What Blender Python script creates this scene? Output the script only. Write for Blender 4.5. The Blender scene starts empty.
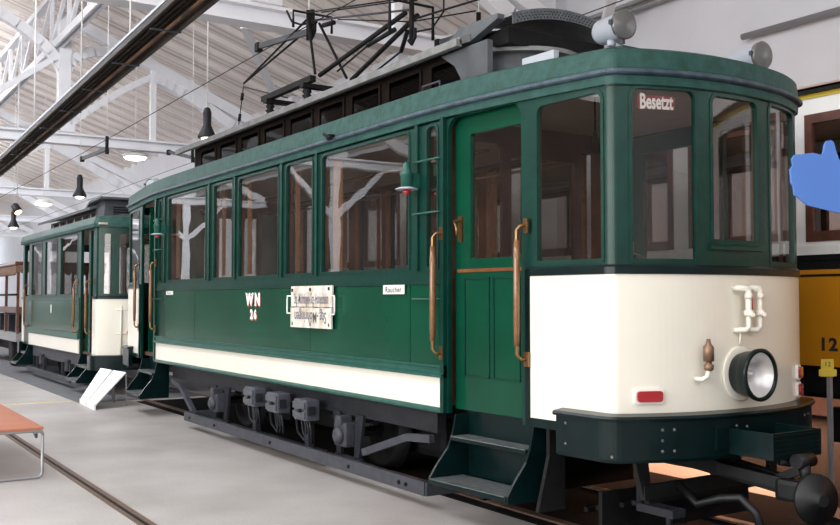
import bpy, bmesh, math, random
from mathutils import Vector, Matrix
random.seed(7)
S = bpy.context.scene
COL = S.collection
R = math.radians

# ------------------------------------------------------------------ camera, light, exposure
cam = bpy.data.objects.new('camera', bpy.data.cameras.new('camera'))
COL.objects.link(cam)
cam.data.lens = 950 / 840 * 36
cam.data.sensor_width = 36
cam.data.clip_end = 300
cam.location = (4.286, -4.10, 1.6)
_yaw, _pit = R(33.0), math.atan(36.5 / 950)
_d = Vector((-math.cos(_yaw) * math.cos(_pit), math.sin(_yaw) * math.cos(_pit), math.sin(_pit)))
cam.rotation_euler = _d.to_track_quat('-Z', 'Y').to_euler()
S.camera = cam
S.view_settings.view_transform = 'Standard'
S.view_settings.look = 'None'
S.view_settings.exposure = 0.0
S.view_settings.gamma = 1
S.view_settings.use_curve_mapping = False
W_ = bpy.data.worlds.new('sky'); S.world = W_
W_.use_nodes = True
W_.node_tree.nodes['Background'].inputs[0].default_value = (0.85, 0.92, 1.0, 1)
W_.node_tree.nodes['Background'].inputs[1].default_value = 0.6
S.cycles.use_denoising = True
S.cycles.max_bounces = 8
S.cycles.transparent_max_bounces = 24


def area(name, loc, direction, sx, sy, power, col):
    l = bpy.data.lights.new(name, 'AREA'); l.shape = 'RECTANGLE'
    l.size = sx; l.size_y = sy; l.energy = power; l.color = col
    o = bpy.data.objects.new(name, l); COL.objects.link(o)
    o.location = loc
    o.rotation_euler = Vector(direction).to_track_quat('-Z', 'Y').to_euler()
    return o


# daylight through assumed tall left-wall windows and assumed skylights, plus added fill lamps
area('assumed_left_windows', (1.0, -11.8, 3.8), (0, 1, 0.02), 16, 4.2, 1650, (1.0, 0.98, 0.95))  # daylight lamp just inside unseen left windows, assumed from the bright tram side
area('fill_light_front', (11.6, -5, 7.4), (-1, 0.03, 0.10), 13, 2.4, 430, (0.98, 0.98, 1.0))  # added lamp to brighten trusses and ceiling; the front wall has no window
area('fill_light_right', (4.5, 7.6, 5.2), (-0.35, -1, 0.0), 11, 2.6, 110, (0.96, 0.98, 1.0))  # out-of-view lamp added to light the tram gap and the left half

area('assumed_skylight', (-6, -5.5, 7.9), (0, 0.12, -1), 24, 2.2, 1300, (0.93, 0.96, 1.0))  # skylight is assumed; the lamp hangs under a closed roof
area('assumed_skylight', (-34, -5.5, 7.9), (0, 0.12, -1), 24, 2.2, 2000, (0.95, 0.97, 1.0))  # second assumed skylight lamp, no opening above it
for _x, _p in ((-11, 900), (-23.5, 1300), (-36, 1600), (-48, 1600)):
    area('fill_light_truss', (_x, -6.5, 8.2), (-0.85, 0.25, -0.35), 6.5, 1.6, _p, (0.97, 0.98, 1.0))  # unseen lamps added to whiten the truss faces; the roof has no openings
area('fill_light_low_warm', (-3.0, 7.5, 1.0), (0.05, -1, -0.4), 9.0, 0.8, 380, (1.0, 0.48, 0.28)).data.spread = R(110)  # lamp added to light orange floor patches, source assumed; right wall has no window


# ------------------------------------------------------------------ materials
def mat(name, col, rough=0.5, metal=0.0, noise=0.0, nscale=6, bump=0.0, bscale=60, coat=0.0, col2=None, emit=None, estr=0, spec=None):
    m = bpy.data.materials.new(name); m.use_nodes = True
    nt = m.node_tree; b = nt.nodes['Principled BSDF']
    b.inputs['Roughness'].default_value = rough
    b.inputs['Metallic'].default_value = metal
    if spec is not None: b.inputs['Specular IOR Level'].default_value = spec
    if coat:
        b.inputs['Coat Weight'].default_value = coat; b.inputs['Coat Roughness'].default_value = 0.06
    tc = nt.nodes.new('ShaderNodeTexCoord')
    if noise or col2:
        n = nt.nodes.new('ShaderNodeTexNoise'); n.inputs['Scale'].default_value = nscale; n.inputs['Detail'].default_value = 5
        nt.links.new(tc.outputs['Object'], n.inputs['Vector'])
        r = nt.nodes.new('ShaderNodeValToRGB')
        c2 = col2 if col2 else tuple(c * (1 - noise) for c in col)
        r.color_ramp.elements[0].position = 0.35; r.color_ramp.elements[1].position = 0.65
        r.color_ramp.elements[0].color = (*c2, 1); r.color_ramp.elements[1].color = (*col, 1)
        nt.links.new(n.outputs['Fac'], r.inputs[0]); nt.links.new(r.outputs[0], b.inputs['Base Color'])
    else:
        b.inputs['Base Color'].default_value = (*col, 1)
    if bump:
        n2 = nt.nodes.new('ShaderNodeTexNoise'); n2.inputs['Scale'].default_value = bscale
        nt.links.new(tc.outputs['Object'], n2.inputs['Vector'])
        bp = nt.nodes.new('ShaderNodeBump'); bp.inputs['Strength'].default_value = bump; bp.inputs['Distance'].default_value = 0.01
        nt.links.new(n2.outputs['Fac'], bp.inputs['Height']); nt.links.new(bp.outputs[0], b.inputs['Normal'])
    if emit:
        b.inputs['Emission Color'].default_value = (*emit, 1); b.inputs['Emission Strength'].default_value = estr
    return m


def glass_mat(name, tint=(0.8, 0.82, 0.8), ior=1.75, rough=0.0):
    m = bpy.data.materials.new(name); m.use_nodes = True
    nt = m.node_tree; nt.nodes.clear()
    out = nt.nodes.new('ShaderNodeOutputMaterial'); mix = nt.nodes.new('ShaderNodeMixShader')
    tr = nt.nodes.new('ShaderNodeBsdfTransparent'); gl = nt.nodes.new('ShaderNodeBsdfGlossy'); fr = nt.nodes.new('ShaderNodeFresnel')
    tr.inputs[0].default_value = (*tint, 1); gl.inputs['Roughness'].default_value = rough; fr.inputs[0].default_value = ior
    tc = nt.nodes.new('ShaderNodeTexCoord'); n = nt.nodes.new('ShaderNodeTexNoise'); n.inputs['Scale'].default_value = 2.2; n.inputs['Detail'].default_value = 1
    bp = nt.nodes.new('ShaderNodeBump'); bp.inputs['Strength'].default_value = 0.03; bp.inputs['Distance'].default_value = 0.03
    nt.links.new(tc.outputs['Object'], n.inputs['Vector']); nt.links.new(n.outputs['Fac'], bp.inputs['Height'])
    nt.links.new(bp.outputs[0], gl.inputs['Normal'])
    geo = nt.nodes.new('ShaderNodeNewGeometry'); im = nt.nodes.new('ShaderNodeMix'); im.data_type = 'FLOAT'
    im.inputs[2].default_value = ior; im.inputs[3].default_value = 1 / ior
    nt.links.new(geo.outputs['Backfacing'], im.inputs[0]); nt.links.new(im.outputs[0], fr.inputs[0])
    nt.links.new(fr.outputs[0], mix.inputs[0]); nt.links.new(tr.outputs[0], mix.inputs[1]); nt.links.new(gl.outputs[0], mix.inputs[2])
    nt.links.new(mix.outputs[0], out.inputs[0])
    return m


M = dict(
    green=mat('green_paint', (0.002, 0.058, 0.030), 0.22, noise=0.25, nscale=1.6, coat=0.12, spec=0.3),
    green2=mat('green_frame_paint', (0.001, 0.036, 0.025), 0.33, noise=0.3, nscale=9, coat=0.08, spec=0.3, bump=0.15, bscale=30),
    green_light=mat('green_moulding_paint', (0.012, 0.095, 0.070), 0.35, noise=0.3, nscale=12, coat=0.1, spec=0.35),
    green_dark=mat('dark_green_paint', (0.0015, 0.011, 0.012), 0.28, noise=0.4, nscale=8, coat=0.08, spec=0.25),
    roofgreen=mat('weathered_green_paint', (0.004, 0.044, 0.032), 0.5, col2=(0.016, 0.070, 0.062), nscale=14, bump=0.3, bscale=25, spec=0.35),
    lip=mat('worn_blue_black_lead', (0.012, 0.03, 0.045), 0.45, col2=(0.045, 0.075, 0.10), nscale=11, bump=0.3),
    cream=mat('cream_paint', (0.80, 0.77, 0.67), 0.25, noise=0.03, nscale=2, coat=0.3),
    white=mat('white_paint', (0.80, 0.80, 0.79), 0.5, noise=0.05, nscale=3),
    beam=mat('white_beam_paint', (0.78, 0.79, 0.83), 0.6, noise=0.06, nscale=2),
    black=mat('black_metal', (0.008, 0.008, 0.009), 0.6, noise=0.4, nscale=15, spec=0.2),
    under=mat('dark_grey_underframe_paint', (0.020, 0.022, 0.028), 0.5, noise=0.35, nscale=9, bump=0.3, spec=0.3),
    iron=mat('dark_iron', (0.010, 0.0105, 0.012), 0.45, noise=0.4, nscale=12, spec=0.35),
    grey=mat('grey_iron_paint', (0.050, 0.053, 0.066), 0.5, noise=0.3, nscale=12, spec=0.4),
    roofgrey=mat('grey_roof_canvas', (0.26, 0.265, 0.27), 0.75, noise=0.3, nscale=7, bump=0.3),
    roofgrey2=mat('slate_grey_roof_paint', (0.095, 0.105, 0.115), 0.6, noise=0.25, nscale=7),
    lampgrey=mat('light_grey_lamp_paint', (0.42, 0.46, 0.52), 0.4, noise=0.1),
    darkwood=mat('dark_brown_wood', (0.016, 0.011, 0.009), 0.6, col2=(0.028, 0.018, 0.012), nscale=9, spec=0.25),
    wood_blackish=mat('blackish_brown_wood', (0.009, 0.006, 0.005), 0.75, col2=(0.016, 0.010, 0.008), nscale=9, spec=0.12),  # darkest brown of the woods, for the clerestory walls and frames
    wood=mat('orange_brown_wood', (0.20, 0.070, 0.022), 0.3, col2=(0.13, 0.042, 0.014), nscale=8, coat=0.4),
    redwood=mat('red_brown_window_wood', (0.125, 0.042, 0.025), 0.35, col2=(0.075, 0.027, 0.017), nscale=8, coat=0.3),
    curtain=mat('tan_curtain_cloth', (0.36, 0.165, 0.075), 0.9, noise=0.35, nscale=20),
    valance=mat('brown_valance_cloth', (0.20, 0.115, 0.075), 0.9, noise=0.3, nscale=15),
    brass=mat('brass', (0.28, 0.16, 0.07), 0.28, metal=0.9, noise=0.2, nscale=25),
    grip=mat('polished_handle_wood', (0.22, 0.095, 0.03), 0.3, col2=(0.15, 0.06, 0.02), nscale=18, coat=0.6),
    steel=mat('worn_step_steel', (0.17, 0.19, 0.19), 0.45, metal=0.4, noise=0.4, nscale=20),
    red=mat('red_lens', (0.35, 0.01, 0.015), 0.12, coat=0.6),
    redpaint=mat('red_lettering', (0.50, 0.03, 0.03), 0.5),
    letter=mat('white_lettering', (0.85, 0.83, 0.80), 0.5),
    ink=mat('black_lettering', (0.02, 0.02, 0.022), 0.6),
    mirror=mat('reflector_chrome', (0.85, 0.85, 0.85), 0.42, metal=0.8),
    yellow=mat('yellow_tram_paint', (0.62, 0.255, 0.010), 0.35, noise=0.08, nscale=3, coat=0.2),
    sign_yellow=mat('sign_yellow', (0.50, 0.36, 0.02), 0.5),
    post=mat('grey_post_metal', (0.33, 0.33, 0.34), 0.4, metal=0.5),
    plate=mat('weathered_white_enamel', (0.74, 0.72, 0.66), 0.45, col2=(0.48, 0.41, 0.32), nscale=11),
    blue=mat('blue_board', (0.06, 0.155, 0.46), 0.6, noise=0.04),
    orange=mat('orange_bench_seat', (0.46, 0.165, 0.09), 0.45, noise=0.1, nscale=4),
    panelwhite=mat('white_display_board', (0.82, 0.83, 0.84), 0.35),
    lining=mat('cab_lining_paint', (0.62, 0.50, 0.41), 0.6, noise=0.1),
    floorwood=mat('tram_floor_boards', (0.10, 0.06, 0.04), 0.7, noise=0.3),
    trough=mat('dark_brown_trough', (0.012, 0.010, 0.009), 0.5, col2=(0.035, 0.025, 0.018), nscale=3, bump=0.3),
    rust=mat('rusty_rail_steel', (0.19, 0.125, 0.095), 0.5, metal=0.3, noise=0.4, nscale=30),
    glow=mat('lamp_glow', (0.9, 0.9, 0.85), 0.5, emit=(1.0, 0.93, 0.80), estr=6),
    glow_warm=mat('warm_lamp_glow', (0.9, 0.7, 0.5), 0.5, emit=(1.0, 0.62, 0.30), estr=8),
    bluegrey=mat('blue_grey_lettering', (0.13, 0.13, 0.17), 0.6),
    glass=glass_mat('window_glass', (0.86, 0.86, 0.85), 2.2),
    glass_front=glass_mat('front_window_glass', (0.90, 0.89, 0.88), 1.5),
    dark_pane=glass_mat('dark_pane_glass', (0.35, 0.33, 0.32), 1.15),  # dark tint and weak reflection, for the clerestory panes
    lens=glass_mat('lamp_glass', (0.9, 0.9, 0.9), 1.5),
    skyglass=mat('frosted_daylight_glass', (0.9, 0.93, 0.97), 0.4, emit=(0.92, 0.96, 1.0), estr=2.2),
)


# ------------------------------------------------------------------ mesh helpers
class MB:
    def __init__(s): s.bm = bmesh.new()

    def box(s, x0, x1, y0, y1, z0, z1, bev=0.0, mtx=None):
        g = bmesh.ops.create_cube(s.bm, size=1)
        vs = g['verts']
        for v in vs:
            v.co = Vector(((x0 + x1) / 2 + v.co.x * (x1 - x0), (y0 + y1) / 2 + v.co.y * (y1 - y0), (z0 + z1) / 2 + v.co.z * (z1 - z0)))
        if bev:
            es = list({e for v in vs for e in v.link_edges})
            r = bmesh.ops.bevel(s.bm, geom=es, offset=bev, segments=2, affect='EDGES', profile=0.6)
            vs = list({v for v in r['verts']} | {v for v in vs if v.is_valid})
        if mtx is not None:
            for v in vs: v.co = mtx @ v.co
        return s

    def beam(s, p0, p1, w, h, up=(0, 0, 1)):
        p0, p1 = Vector(p0), Vector(p1); d = (p1 - p0).normalized()
        side = d.cross(Vector(up))
        if side.length < 1e-4: side = d.cross(Vector((1, 0, 0)))
        side.normalize(); u = side.cross(d).normalized()
        vs = [s.bm.verts.new(p + side * a * w / 2 + u * b * h / 2) for p in (p0, p1) for a, b in ((-1, -1), (1, -1), (1, 1), (-1, 1))]
        for f in ((0, 1, 2, 3), (7, 6, 5, 4), (0, 4, 5, 1), (1, 5, 6, 2), (2, 6, 7, 3), (3, 7, 4, 0)):
            s.bm.faces.new([vs[i] for i in f])
        return s

    def tube(s, pts, r, seg=8, cap=True):
        pts = [Vector(p) for p in pts]; rings = []
        n = len(pts); rr = r if isinstance(r, (list, tuple)) else [r] * n
        prev = None
        for i, p in enumerate(pts):
            t = (pts[min(i + 1, n - 1)] - pts[max(i - 1, 0)]).normalized()
            if prev is None:
                a = t.cross(Vector((0, 0, 1)))
                if a.length < 1e-3: a = t.cross(Vector((1, 0, 0)))
            else:
                a = prev - t * prev.dot(t)
            a.normalize(); prev = a; b = t.cross(a)
            rings.append([s.bm.verts.new(p + (a * math.cos(2 * math.pi * k / seg) + b * math.sin(2 * math.pi * k / seg)) * rr[i]) for k in range(seg)])
        for q in range(n - 1):
            for k in range(seg):
                f = s.bm.faces.new((rings[q][k], rings[q][(k + 1) % seg], rings[q + 1][(k + 1) % seg], rings[q + 1][k])); f.smooth = True
        if cap:
            s.bm.faces.new(rings[0][::-1]); s.bm.faces.new(rings[-1])
        return s

    def lathe(s, prof, origin, axis, seg=24, caps=True):
        """prof: list of (radius, height along axis)"""
        axis = Vector(axis).normalized(); q = axis.to_track_quat('Z', 'Y').to_matrix(); o = Vector(origin)
        rings = []
        for (r, h) in prof:
            rings.append([s.bm.verts.new(o + q @ Vector((max(r, 1e-4) * math.cos(2 * math.pi * k / seg), max(r, 1e-4) * math.sin(2 * math.pi * k / seg), h))) for k in range(seg)])
        for a in range(len(prof) - 1):
            for k in range(seg):
                f = s.bm.faces.new((rings[a][k], rings[a][(k + 1) % seg], rings[a + 1][(k + 1) % seg], rings[a + 1][k])); f.smooth = True
        if caps: s.bm.faces.new(rings[0][::-1]); s.bm.faces.new(rings[-1])
        return s

    def prism(s, poly, fn, w0, w1):
        """poly in (u,v); fn(u,v,w)->xyz"""
        a = [s.bm.verts.new(fn(u, v, w0)) for u, v in poly]; b = [s.bm.verts.new(fn(u, v, w1)) for u, v in poly]
        n = len(poly)
        s.bm.faces.new(a); s.bm.faces.new(b[::-1])
        for i in range(n): s.bm.faces.new((a[i], b[i], b[(i + 1) % n], a[(i + 1) % n]))
        return s

    def build(s, name, m, parent=None, label=None, smooth=False):
        bm = s.bm
        bmesh.ops.recalc_face_normals(bm, faces=bm.faces[:])
        me = bpy.data.meshes.new(name); bm.to_mesh(me); bm.free()
        me.materials.append(m)
        if smooth:
            for p in me.polygons: p.use_smooth = True
        o = bpy.data.objects.new(name, me); COL.objects.link(o)
        if parent is not None:
            o.parent = parent
            o.matrix_parent_inverse = parent.matrix_world.inverted() if parent.type != 'EMPTY' else Matrix.Translation(-Vector(parent.location))
        if label: o['label'] = label
        return o


def sub(o, parent):  # a sub-part of a mesh part (part at world origin)
    o.parent = parent
    o.matrix_parent_inverse = Matrix()
    return o


def thing(name, label, cat, loc=(0, 0, 0), group=None):
    o = bpy.data.objects.new(name, None); COL.objects.link(o); o.location = loc
    o.empty_display_size = 0.2
    o['label'] = label; o['category'] = cat
    if group: o['group'] = group
    return o


def tag(o, label, cat, group=None):
    o['label'] = label; o['category'] = cat
    if group: o['group'] = group
    return o


def struct(o, label=None):
    o['kind'] = 'structure'
    if label: o['label'] = label
    return o


def rr(u0, u1, v0, v1, rt=0.06, rb=0.015, n=5):
    pts = []
    def arc(cx, cy, r, a0):
        for k in range(n + 1):
            a = a0 + math.pi / 2 * k / n
            pts.append((cx + r * math.cos(a), cy + r * math.sin(a)))
    arc(u1 - rt, v1 - rt, rt, 0); arc(u0 + rt, v1 - rt, rt, math.pi / 2)
    arc(u0 + rb, v0 + rb, rb, math.pi); arc(u1 - rb, v0 + rb, rb, 1.5 * math.pi)
    return pts


def rect(u0, u1, v0, v1): return [(u0, v0), (u1, v0), (u1, v1), (u0, v1)]


def panel(name, outline, holes, w0, w1, fn, m, parent=None, cuts=None, label=None):
    """flat sheet with holes between offsets w0 and w1, bent through fn(u, v, w)"""
    bm = bmesh.new()
    for loop in [outline] + list(holes):
        vs = [bm.verts.new((u, v, 0)) for u, v in loop]
        for i in range(len(vs)): bm.edges.new((vs[i], vs[(i + 1) % len(vs)]))
    bmesh.ops.triangle_fill(bm, edges=bm.edges[:], use_beauty=True, use_dissolve=False)
    for c in (cuts or []):
        bmesh.ops.bisect_plane(bm, geom=bm.verts[:] + bm.edges[:] + bm.faces[:], plane_co=(c, 0, 0), plane_no=(1, 0, 0))
    bm.verts.ensure_lookup_table(); bm.verts.index_update()
    V = [(v.co.x, v.co.y) for v in bm.verts]
    F = [[v.index for v in f.verts] for f in bm.faces]
    B = [(e.verts[0].index, e.verts[1].index) for e in bm.edges if len(e.link_faces) == 1]
    bm.free()
    mb = MB()
    a = [mb.bm.verts.new(fn(u, v, w0)) for u, v in V]; b = [mb.bm.verts.new(fn(u, v, w1)) for u, v in V]
    for f in F:
        mb.bm.faces.new([a[i] for i in f]); mb.bm.faces.new([b[i] for i in reversed(f)])
    for i, j in B: mb.bm.faces.new((a[i], a[j], b[j], b[i]))
    return mb.build(name, m, parent, label)


FONT = None
def text_mesh(txt, size, fn, m, name, parent=None, sx=1.0, bold=0.0, depth=0.004, spacing=1.0, label=None):
    """lettering as thin raised strokes; fn(u, v, w) places it, text centred on (0, 0)"""
    cu = bpy.data.curves.new('lettering', 'FONT'); cu.body = txt; cu.size = size; cu.offset = bold
    cu.align_x = 'CENTER'; cu.align_y = 'CENTER'; cu.space_character = spacing; cu.resolution_u = 3
    to = bpy.data.objects.new('lettering_tmp', cu); COL.objects.link(to)
    dg = bpy.context.evaluated_depsgraph_get(); me = bpy.data.meshes.new_from_object(to.evaluated_get(dg))
    bm = bmesh.new(); bm.from_mesh(me)
    bpy.data.objects.remove(to); bpy.data.curves.remove(cu); bpy.data.meshes.remove(me)
    V = [(v.co.x * sx, v.co.y) for v in bm.verts]; F = [[v.index for v in f.verts] for f in bm.faces]; bm.free()
    mb = MB()
    a = [mb.bm.verts.new(fn(u, v, depth)) for u, v in V]
    for f in F:
        try: mb.bm.faces.new([a[i] for i in f])
        except ValueError: pass
    return mb.build(name, m, parent, label)


# ------------------------------------------------------------------ tram body geometry
class Body:
    """plan outline of a tram: near side y=0, far side y=W, bowed front at x=xf, bowed rear at x=xr"""
    def __init__(s, xf, xr, W, b):
        s.xf, s.xr, s.W, s.b, s.c = xf, xr, W, b, W / 2
        s.mid = (xf + xr) / 2

    def arc_x(s, y):
        t = (y - s.c) / s.c
        return s.b * (1 - abs(t) ** 2.3)

    def front_poly(s):
        if hasattr(s, '_fp'): return s._fp
        r = 0.045
        pts = [(s.mid - s.xf, 0.0), (-r, 0.0)]
        y1 = r; x1 = s.arc_x(y1)
        for k in range(1, 6):   # rounded corner
            t = k / 6
            pts.append(((1 - t) ** 2 * -r + 2 * t * (1 - t) * 0.004 + t * t * x1, t * t * y1))
        n = 40
        ys = [y1 + (s.W - 2 * y1) * k / n for k in range(n + 1)]
        pts += [(s.arc_x(y), y) for y in ys]
        for (px, py) in [p for p in pts[:7]][::-1]: pts.append((px, s.W - py))
        s._fp = [Vector((x, y)) for x, y in pts]
        L = [0.0]
        for i in range(1, len(s._fp)): L.append(L[-1] + (s._fp[i] - s._fp[i - 1]).length)
        base = (s.xf - s.mid)          # u = 0 at the near front corner
        s._L = [l - base for l in L]
        return s._fp

    def at(s, u):
        P = s.front_poly(); L = s._L
        if u <= L[0]: i = 0
        elif u >= L[-1]: i = len(L) - 2
        else:
            i = 0
            while L[i + 1] < u: i += 1
        t = (u - L[i]) / (L[i + 1] - L[i])
        p = P[i].lerp(P[i + 1], t)
        def nrm(j):
            j = max(0, min(len(P) - 2, j)); d = P[j + 1] - P[j]
            return Vector((d.y, -d.x)).normalized()
        n = nrm(i)
        k = nrm(i - 1) if t < 0.5 else nrm(i + 1)
        w = abs(t - 0.5)
        nn = (n * (1 - w) + k * w)
        nn.normalize()
        return p, nn

    def fn(s, rear=False):
        def f(u, v, w):
            p, n = s.at(u)
            q = p + n * w
            x = q.x
            return Vector((s.xr - x if rear else s.xf + x, q.y, v))
        return f

    def u_of_y(s, y):
        s.front_poly()
        lo, hi = 0.0, s._L[-1] - (s.xf - s.mid)
        for _ in range(40):
            m = (lo + hi) / 2
            if s.at(m)[0].y < y: lo = m
            else: hi = m
        return (lo + hi) / 2

    @property
    def uend(s):
        s.front_poly(); return s._L[-1] - (s.xf - s.mid)

    def us(s, u0, u1):
        s.front_poly()
        out = [u0] + [l for l in s._L if u0 + 1e-4 < l < u1 - 1e-4] + [u1]
        # extra stations along straights
        r = []
        for a, b in zip(out, out[1:]):
            n = max(1, int((b - a) / 0.5)); r += [a + (b - a) * k / n for k in range(n)]
        return r + [u1]

    def sweep(s, name, u0, u1, prof, m, parent, rear=False, dz=None, label=None, whole=False, smooth=False):
        """prof: closed list of (offset outwards, z, key); dz(x, key) adds to z"""
        mb = MB()
        f = s.fn(rear); rings = []
        for u in s.us(u0, u1):
            ring = []
            for (n, z, *k) in prof:
                p = f(u, z, n)
                if dz: p.z += dz(p, k[0] if k else 0)
                ring.append(mb.bm.verts.new(p))
            rings.append(ring)
        K = len(prof)
        for a in range(len(rings) - 1):
            for k in range(K):
                fc = mb.bm.faces.new((rings[a][k], rings[a][(k + 1) % K], rings[a + 1][(k + 1) % K], rings[a + 1][k]))
        mb.bm.faces.new(rings[0]); mb.bm.faces.new(rings[-1][::-1])
        return mb.build(name, m, parent, label)


def window(fn, u0, u1, v0, v1, parent, fm, gm, rt=0.07, t=0.028, w0=-0.03, w1=0.006, cuts=None, pane=True):
    o = panel('window', rr(u0 - 0.002, u1 + 0.002, v0 - 0.002, v1 + 0.002, rt, 0.02), [rr(u0 + t, u1 - t, v0 + t, v1 - t, max(rt - t, 0.02), 0.008)], w0, w1, fn, fm, parent, cuts)
    if pane:
        p = panel('pane', rr(u0 + t - 0.004, u1 - t + 0.004, v0 + t - 0.004, v1 - t + 0.004, max(rt - t, 0.02), 0.008), [], -0.019, -0.014, fn, gm, None, cuts)
        sub(p, o)
    return o


# ================================================================== THE HALL
def st_box(name, m, *b, label=None):
    return struct(MB().box(*b).build(name, m), label)


concrete = bpy.data.materials.new('pale_concrete'); concrete.use_nodes = True
nt = concrete.node_tree; b = nt.nodes['Principled BSDF']; b.inputs['Roughness'].default_value = 0.42
tc = nt.nodes.new('ShaderNodeTexCoord')
n1 = nt.nodes.new('ShaderNodeTexNoise'); n1.inputs['Scale'].default_value = 0.9; n1.inputs['Detail'].default_value = 8
n2 = nt.nodes.new('ShaderNodeTexNoise'); n2.inputs['Scale'].default_value = 45; n2.inputs['Detail'].default_value = 3
mx = nt.nodes.new('ShaderNodeMix'); mx.data_type = 'FLOAT'; mx.inputs[0].default_value = 0.25
r = nt.nodes.new('ShaderNodeValToRGB'); r.color_ramp.elements[0].position = 0.35; r.color_ramp.elements[1].position = 0.65
r.color_ramp.elements[0].color = (0.33, 0.305, 0.295, 1); r.color_ramp.elements[1].color = (0.48, 0.46, 0.45, 1)
nt.links.new(tc.outputs['Object'], n1.inputs['Vector']); nt.links.new(tc.outputs['Object'], n2.inputs['Vector'])
nt.links.new(n1.outputs['Fac'], mx.inputs[2]); nt.links.new(n2.outputs['Fac'], mx.inputs[3])
nt.links.new(mx.outputs[0], r.inputs[0]); nt.links.new(r.outputs[0], b.inputs['Base Color'])
M['asphalt'] = mat('dark_track_asphalt', (0.14, 0.145, 0.16), 0.8, noise=0.25, nscale=4)
M['bed_shadow'] = mat('ballast_and_tram_shadow', (0.010, 0.0095, 0.009), 0.95, noise=0.5, nscale=20, bump=0.5, bscale=40, spec=0.1)  # black joins the dark ballast with the trams' shadow on the floor

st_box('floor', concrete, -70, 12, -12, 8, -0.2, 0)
st_box('floor_track_bed', M['bed_shadow'], -10.6, 6, 0.30, 2.5, 0.0, 0.006, label='track bed under the green trams, blackened for their shadow')
st_box('floor_track_near', M['bed_shadow'], -0.5, 8, 2.5, 3.0, 0.0, 0.006, label='floor between the tracks at right, shade painted black')
st_box('floor_track_far', M['bed_shadow'], -10.6, 8, 3.0, 7.6, 0.0, 0.006, label='floor under the yellow tram, black for ballast and shadow')
st_box('floor_track_strip', M['asphalt'], -60, -10.9, -0.5, 2.4, 0.0, 0.006, label='grey asphalt strip beside the far tram')
st_box('trim_1', mat('yellow_floor_line', (0.62, 0.55, 0.30), 0.6, noise=0.2, nscale=20), -11.32, -11.18, -6, -0.52, 0, 0.004, label='pale yellow line across the floor')
# grooved rails let into the floor
for k, y in enumerate((-3.07, -2.02)):
    mb = MB(); mb.box(-60, 6, y - 0.055, y - 0.02, 0, 0.007); mb.box(-60, 6, y + 0.012, y + 0.055, 0, 0.007)
    struct(mb.build('trim_%d' % (2 + k), M['rust']), 'rusty grooved rail set in the open floor')
    struct(MB().box(-60, 6, y - 0.02, y + 0.012, 0, 0.003).build('trim_%d' % (6 + k), M['black']), 'dark groove of the rail')
for k, y in enumerate((0.46, 1.52)):
    struct(MB().box(-60, 6, y - 0.04, y + 0.04, 0.006, 0.02).build('trim_%d' % (4 + k), M['rust']), 'rail under the green trams')

wallm = mat('white_wall_plaster', (0.66, 0.67, 0.71), 0.8, noise=0.05, nscale=1.5)
st_box('wall_right', wallm, -70, 12, 7.75, 8.0, 0, 7.6)
st_box('wall_back', wallm, -70.2, -70, -12, 8, 0, 10.5)
# assumed far gable windows, glowing as daylight
for k in range(4):
    struct(MB().box(-69.97, -69.9, -9 + k * 4.4, -5.8 + k * 4.4, 1.2, 6.5).build('window_%d' % (20 + k), M['skyglass']), 'assumed bright window in the far end wall')
# left long wall with an assumed row of tall windows
wl = panel('wall_left', rect(-70, 12, 0, 6.6), [rect(-10.0 + 5.6 * k, -5.6 + 5.6 * k, 1.4, 5.9) for k in range(3)], -12.2, -12.0, lambda u, v, w: Vector((u, w, v)), mat('left_wall_brick', (0.085, 0.065, 0.055), 0.85, noise=0.4, nscale=1))
struct(wl)
for k in range(3):
    x0 = -10.0 + 5.6 * k; mb = MB()
    for j in range(5): mb.box(x0 + 1.1 * j - 0.03, x0 + 1.1 * j + 0.03, -12.12, -12.04, 1.4, 5.9)
    for j in range(5): mb.box(x0, x0 + 4.4, -12.12, -12.04, 1.4 + 1.125 * j - 0.03, 1.4 + 1.125 * j + 0.03)
    struct(mb.build('window_%d' % (k + 1), M['beam']), 'assumed tall glazed window of the left wall')
st_box('wall_front', wallm, 12, 12.2, -12, 8, 0, 10.5)

# roof: two boarded slopes
plank = bpy.data.materials.new('whitewashed_boards'); plank.use_nodes = True
nt = plank.node_tree; b = nt.nodes['Principled BSDF']; b.inputs['Roughness'].default_value = 0.8
tc = nt.nodes.new('ShaderNodeTexCoord'); wv = nt.nodes.new('ShaderNodeTexWave'); wv.bands_direction = 'X'; wv.inputs['Scale'].default_value = 1.15; wv.inputs['Distortion'].default_value = 0.25
ns = nt.nodes.new('ShaderNodeTexNoise'); ns.inputs['Scale'].default_value = 0.35
r = nt.nodes.new('ShaderNodeValToRGB'); r.color_ramp.elements[0].position = 0.0; r.color_ramp.elements[1].position = 0.35
r.color_ramp.elements[0].color = (0.50, 0.44, 0.40, 1); r.color_ramp.elements[1].color = (0.76, 0.70, 0.66, 1)
nt.links.new(tc.outputs['Object'], wv.inputs['Vector']); nt.links.new(wv.outputs['Fac'], r.inputs[0]); nt.links.new(r.outputs[0], b.inputs['Base Color'])
ZR = lambda y: 7.45 + (7.75 - y) * 0.33 if y > -2.0 else 7.45 + 9.75 * 0.33 - (-2.0 - y) * 0.38
mb = MB()
for (ya, yb) in ((-2.0, 8.0), (-12.2, -2.0)):
    mb.prism([(ya, ZR(ya)), (yb, ZR(yb)), (yb, ZR(yb) + 0.15), (ya, ZR(ya) + 0.15)], lambda u, v, w: Vector((w, u, v)), -70, 12)
struct(mb.build('ceiling', plank), 'whitewashed boarded roof')
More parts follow.
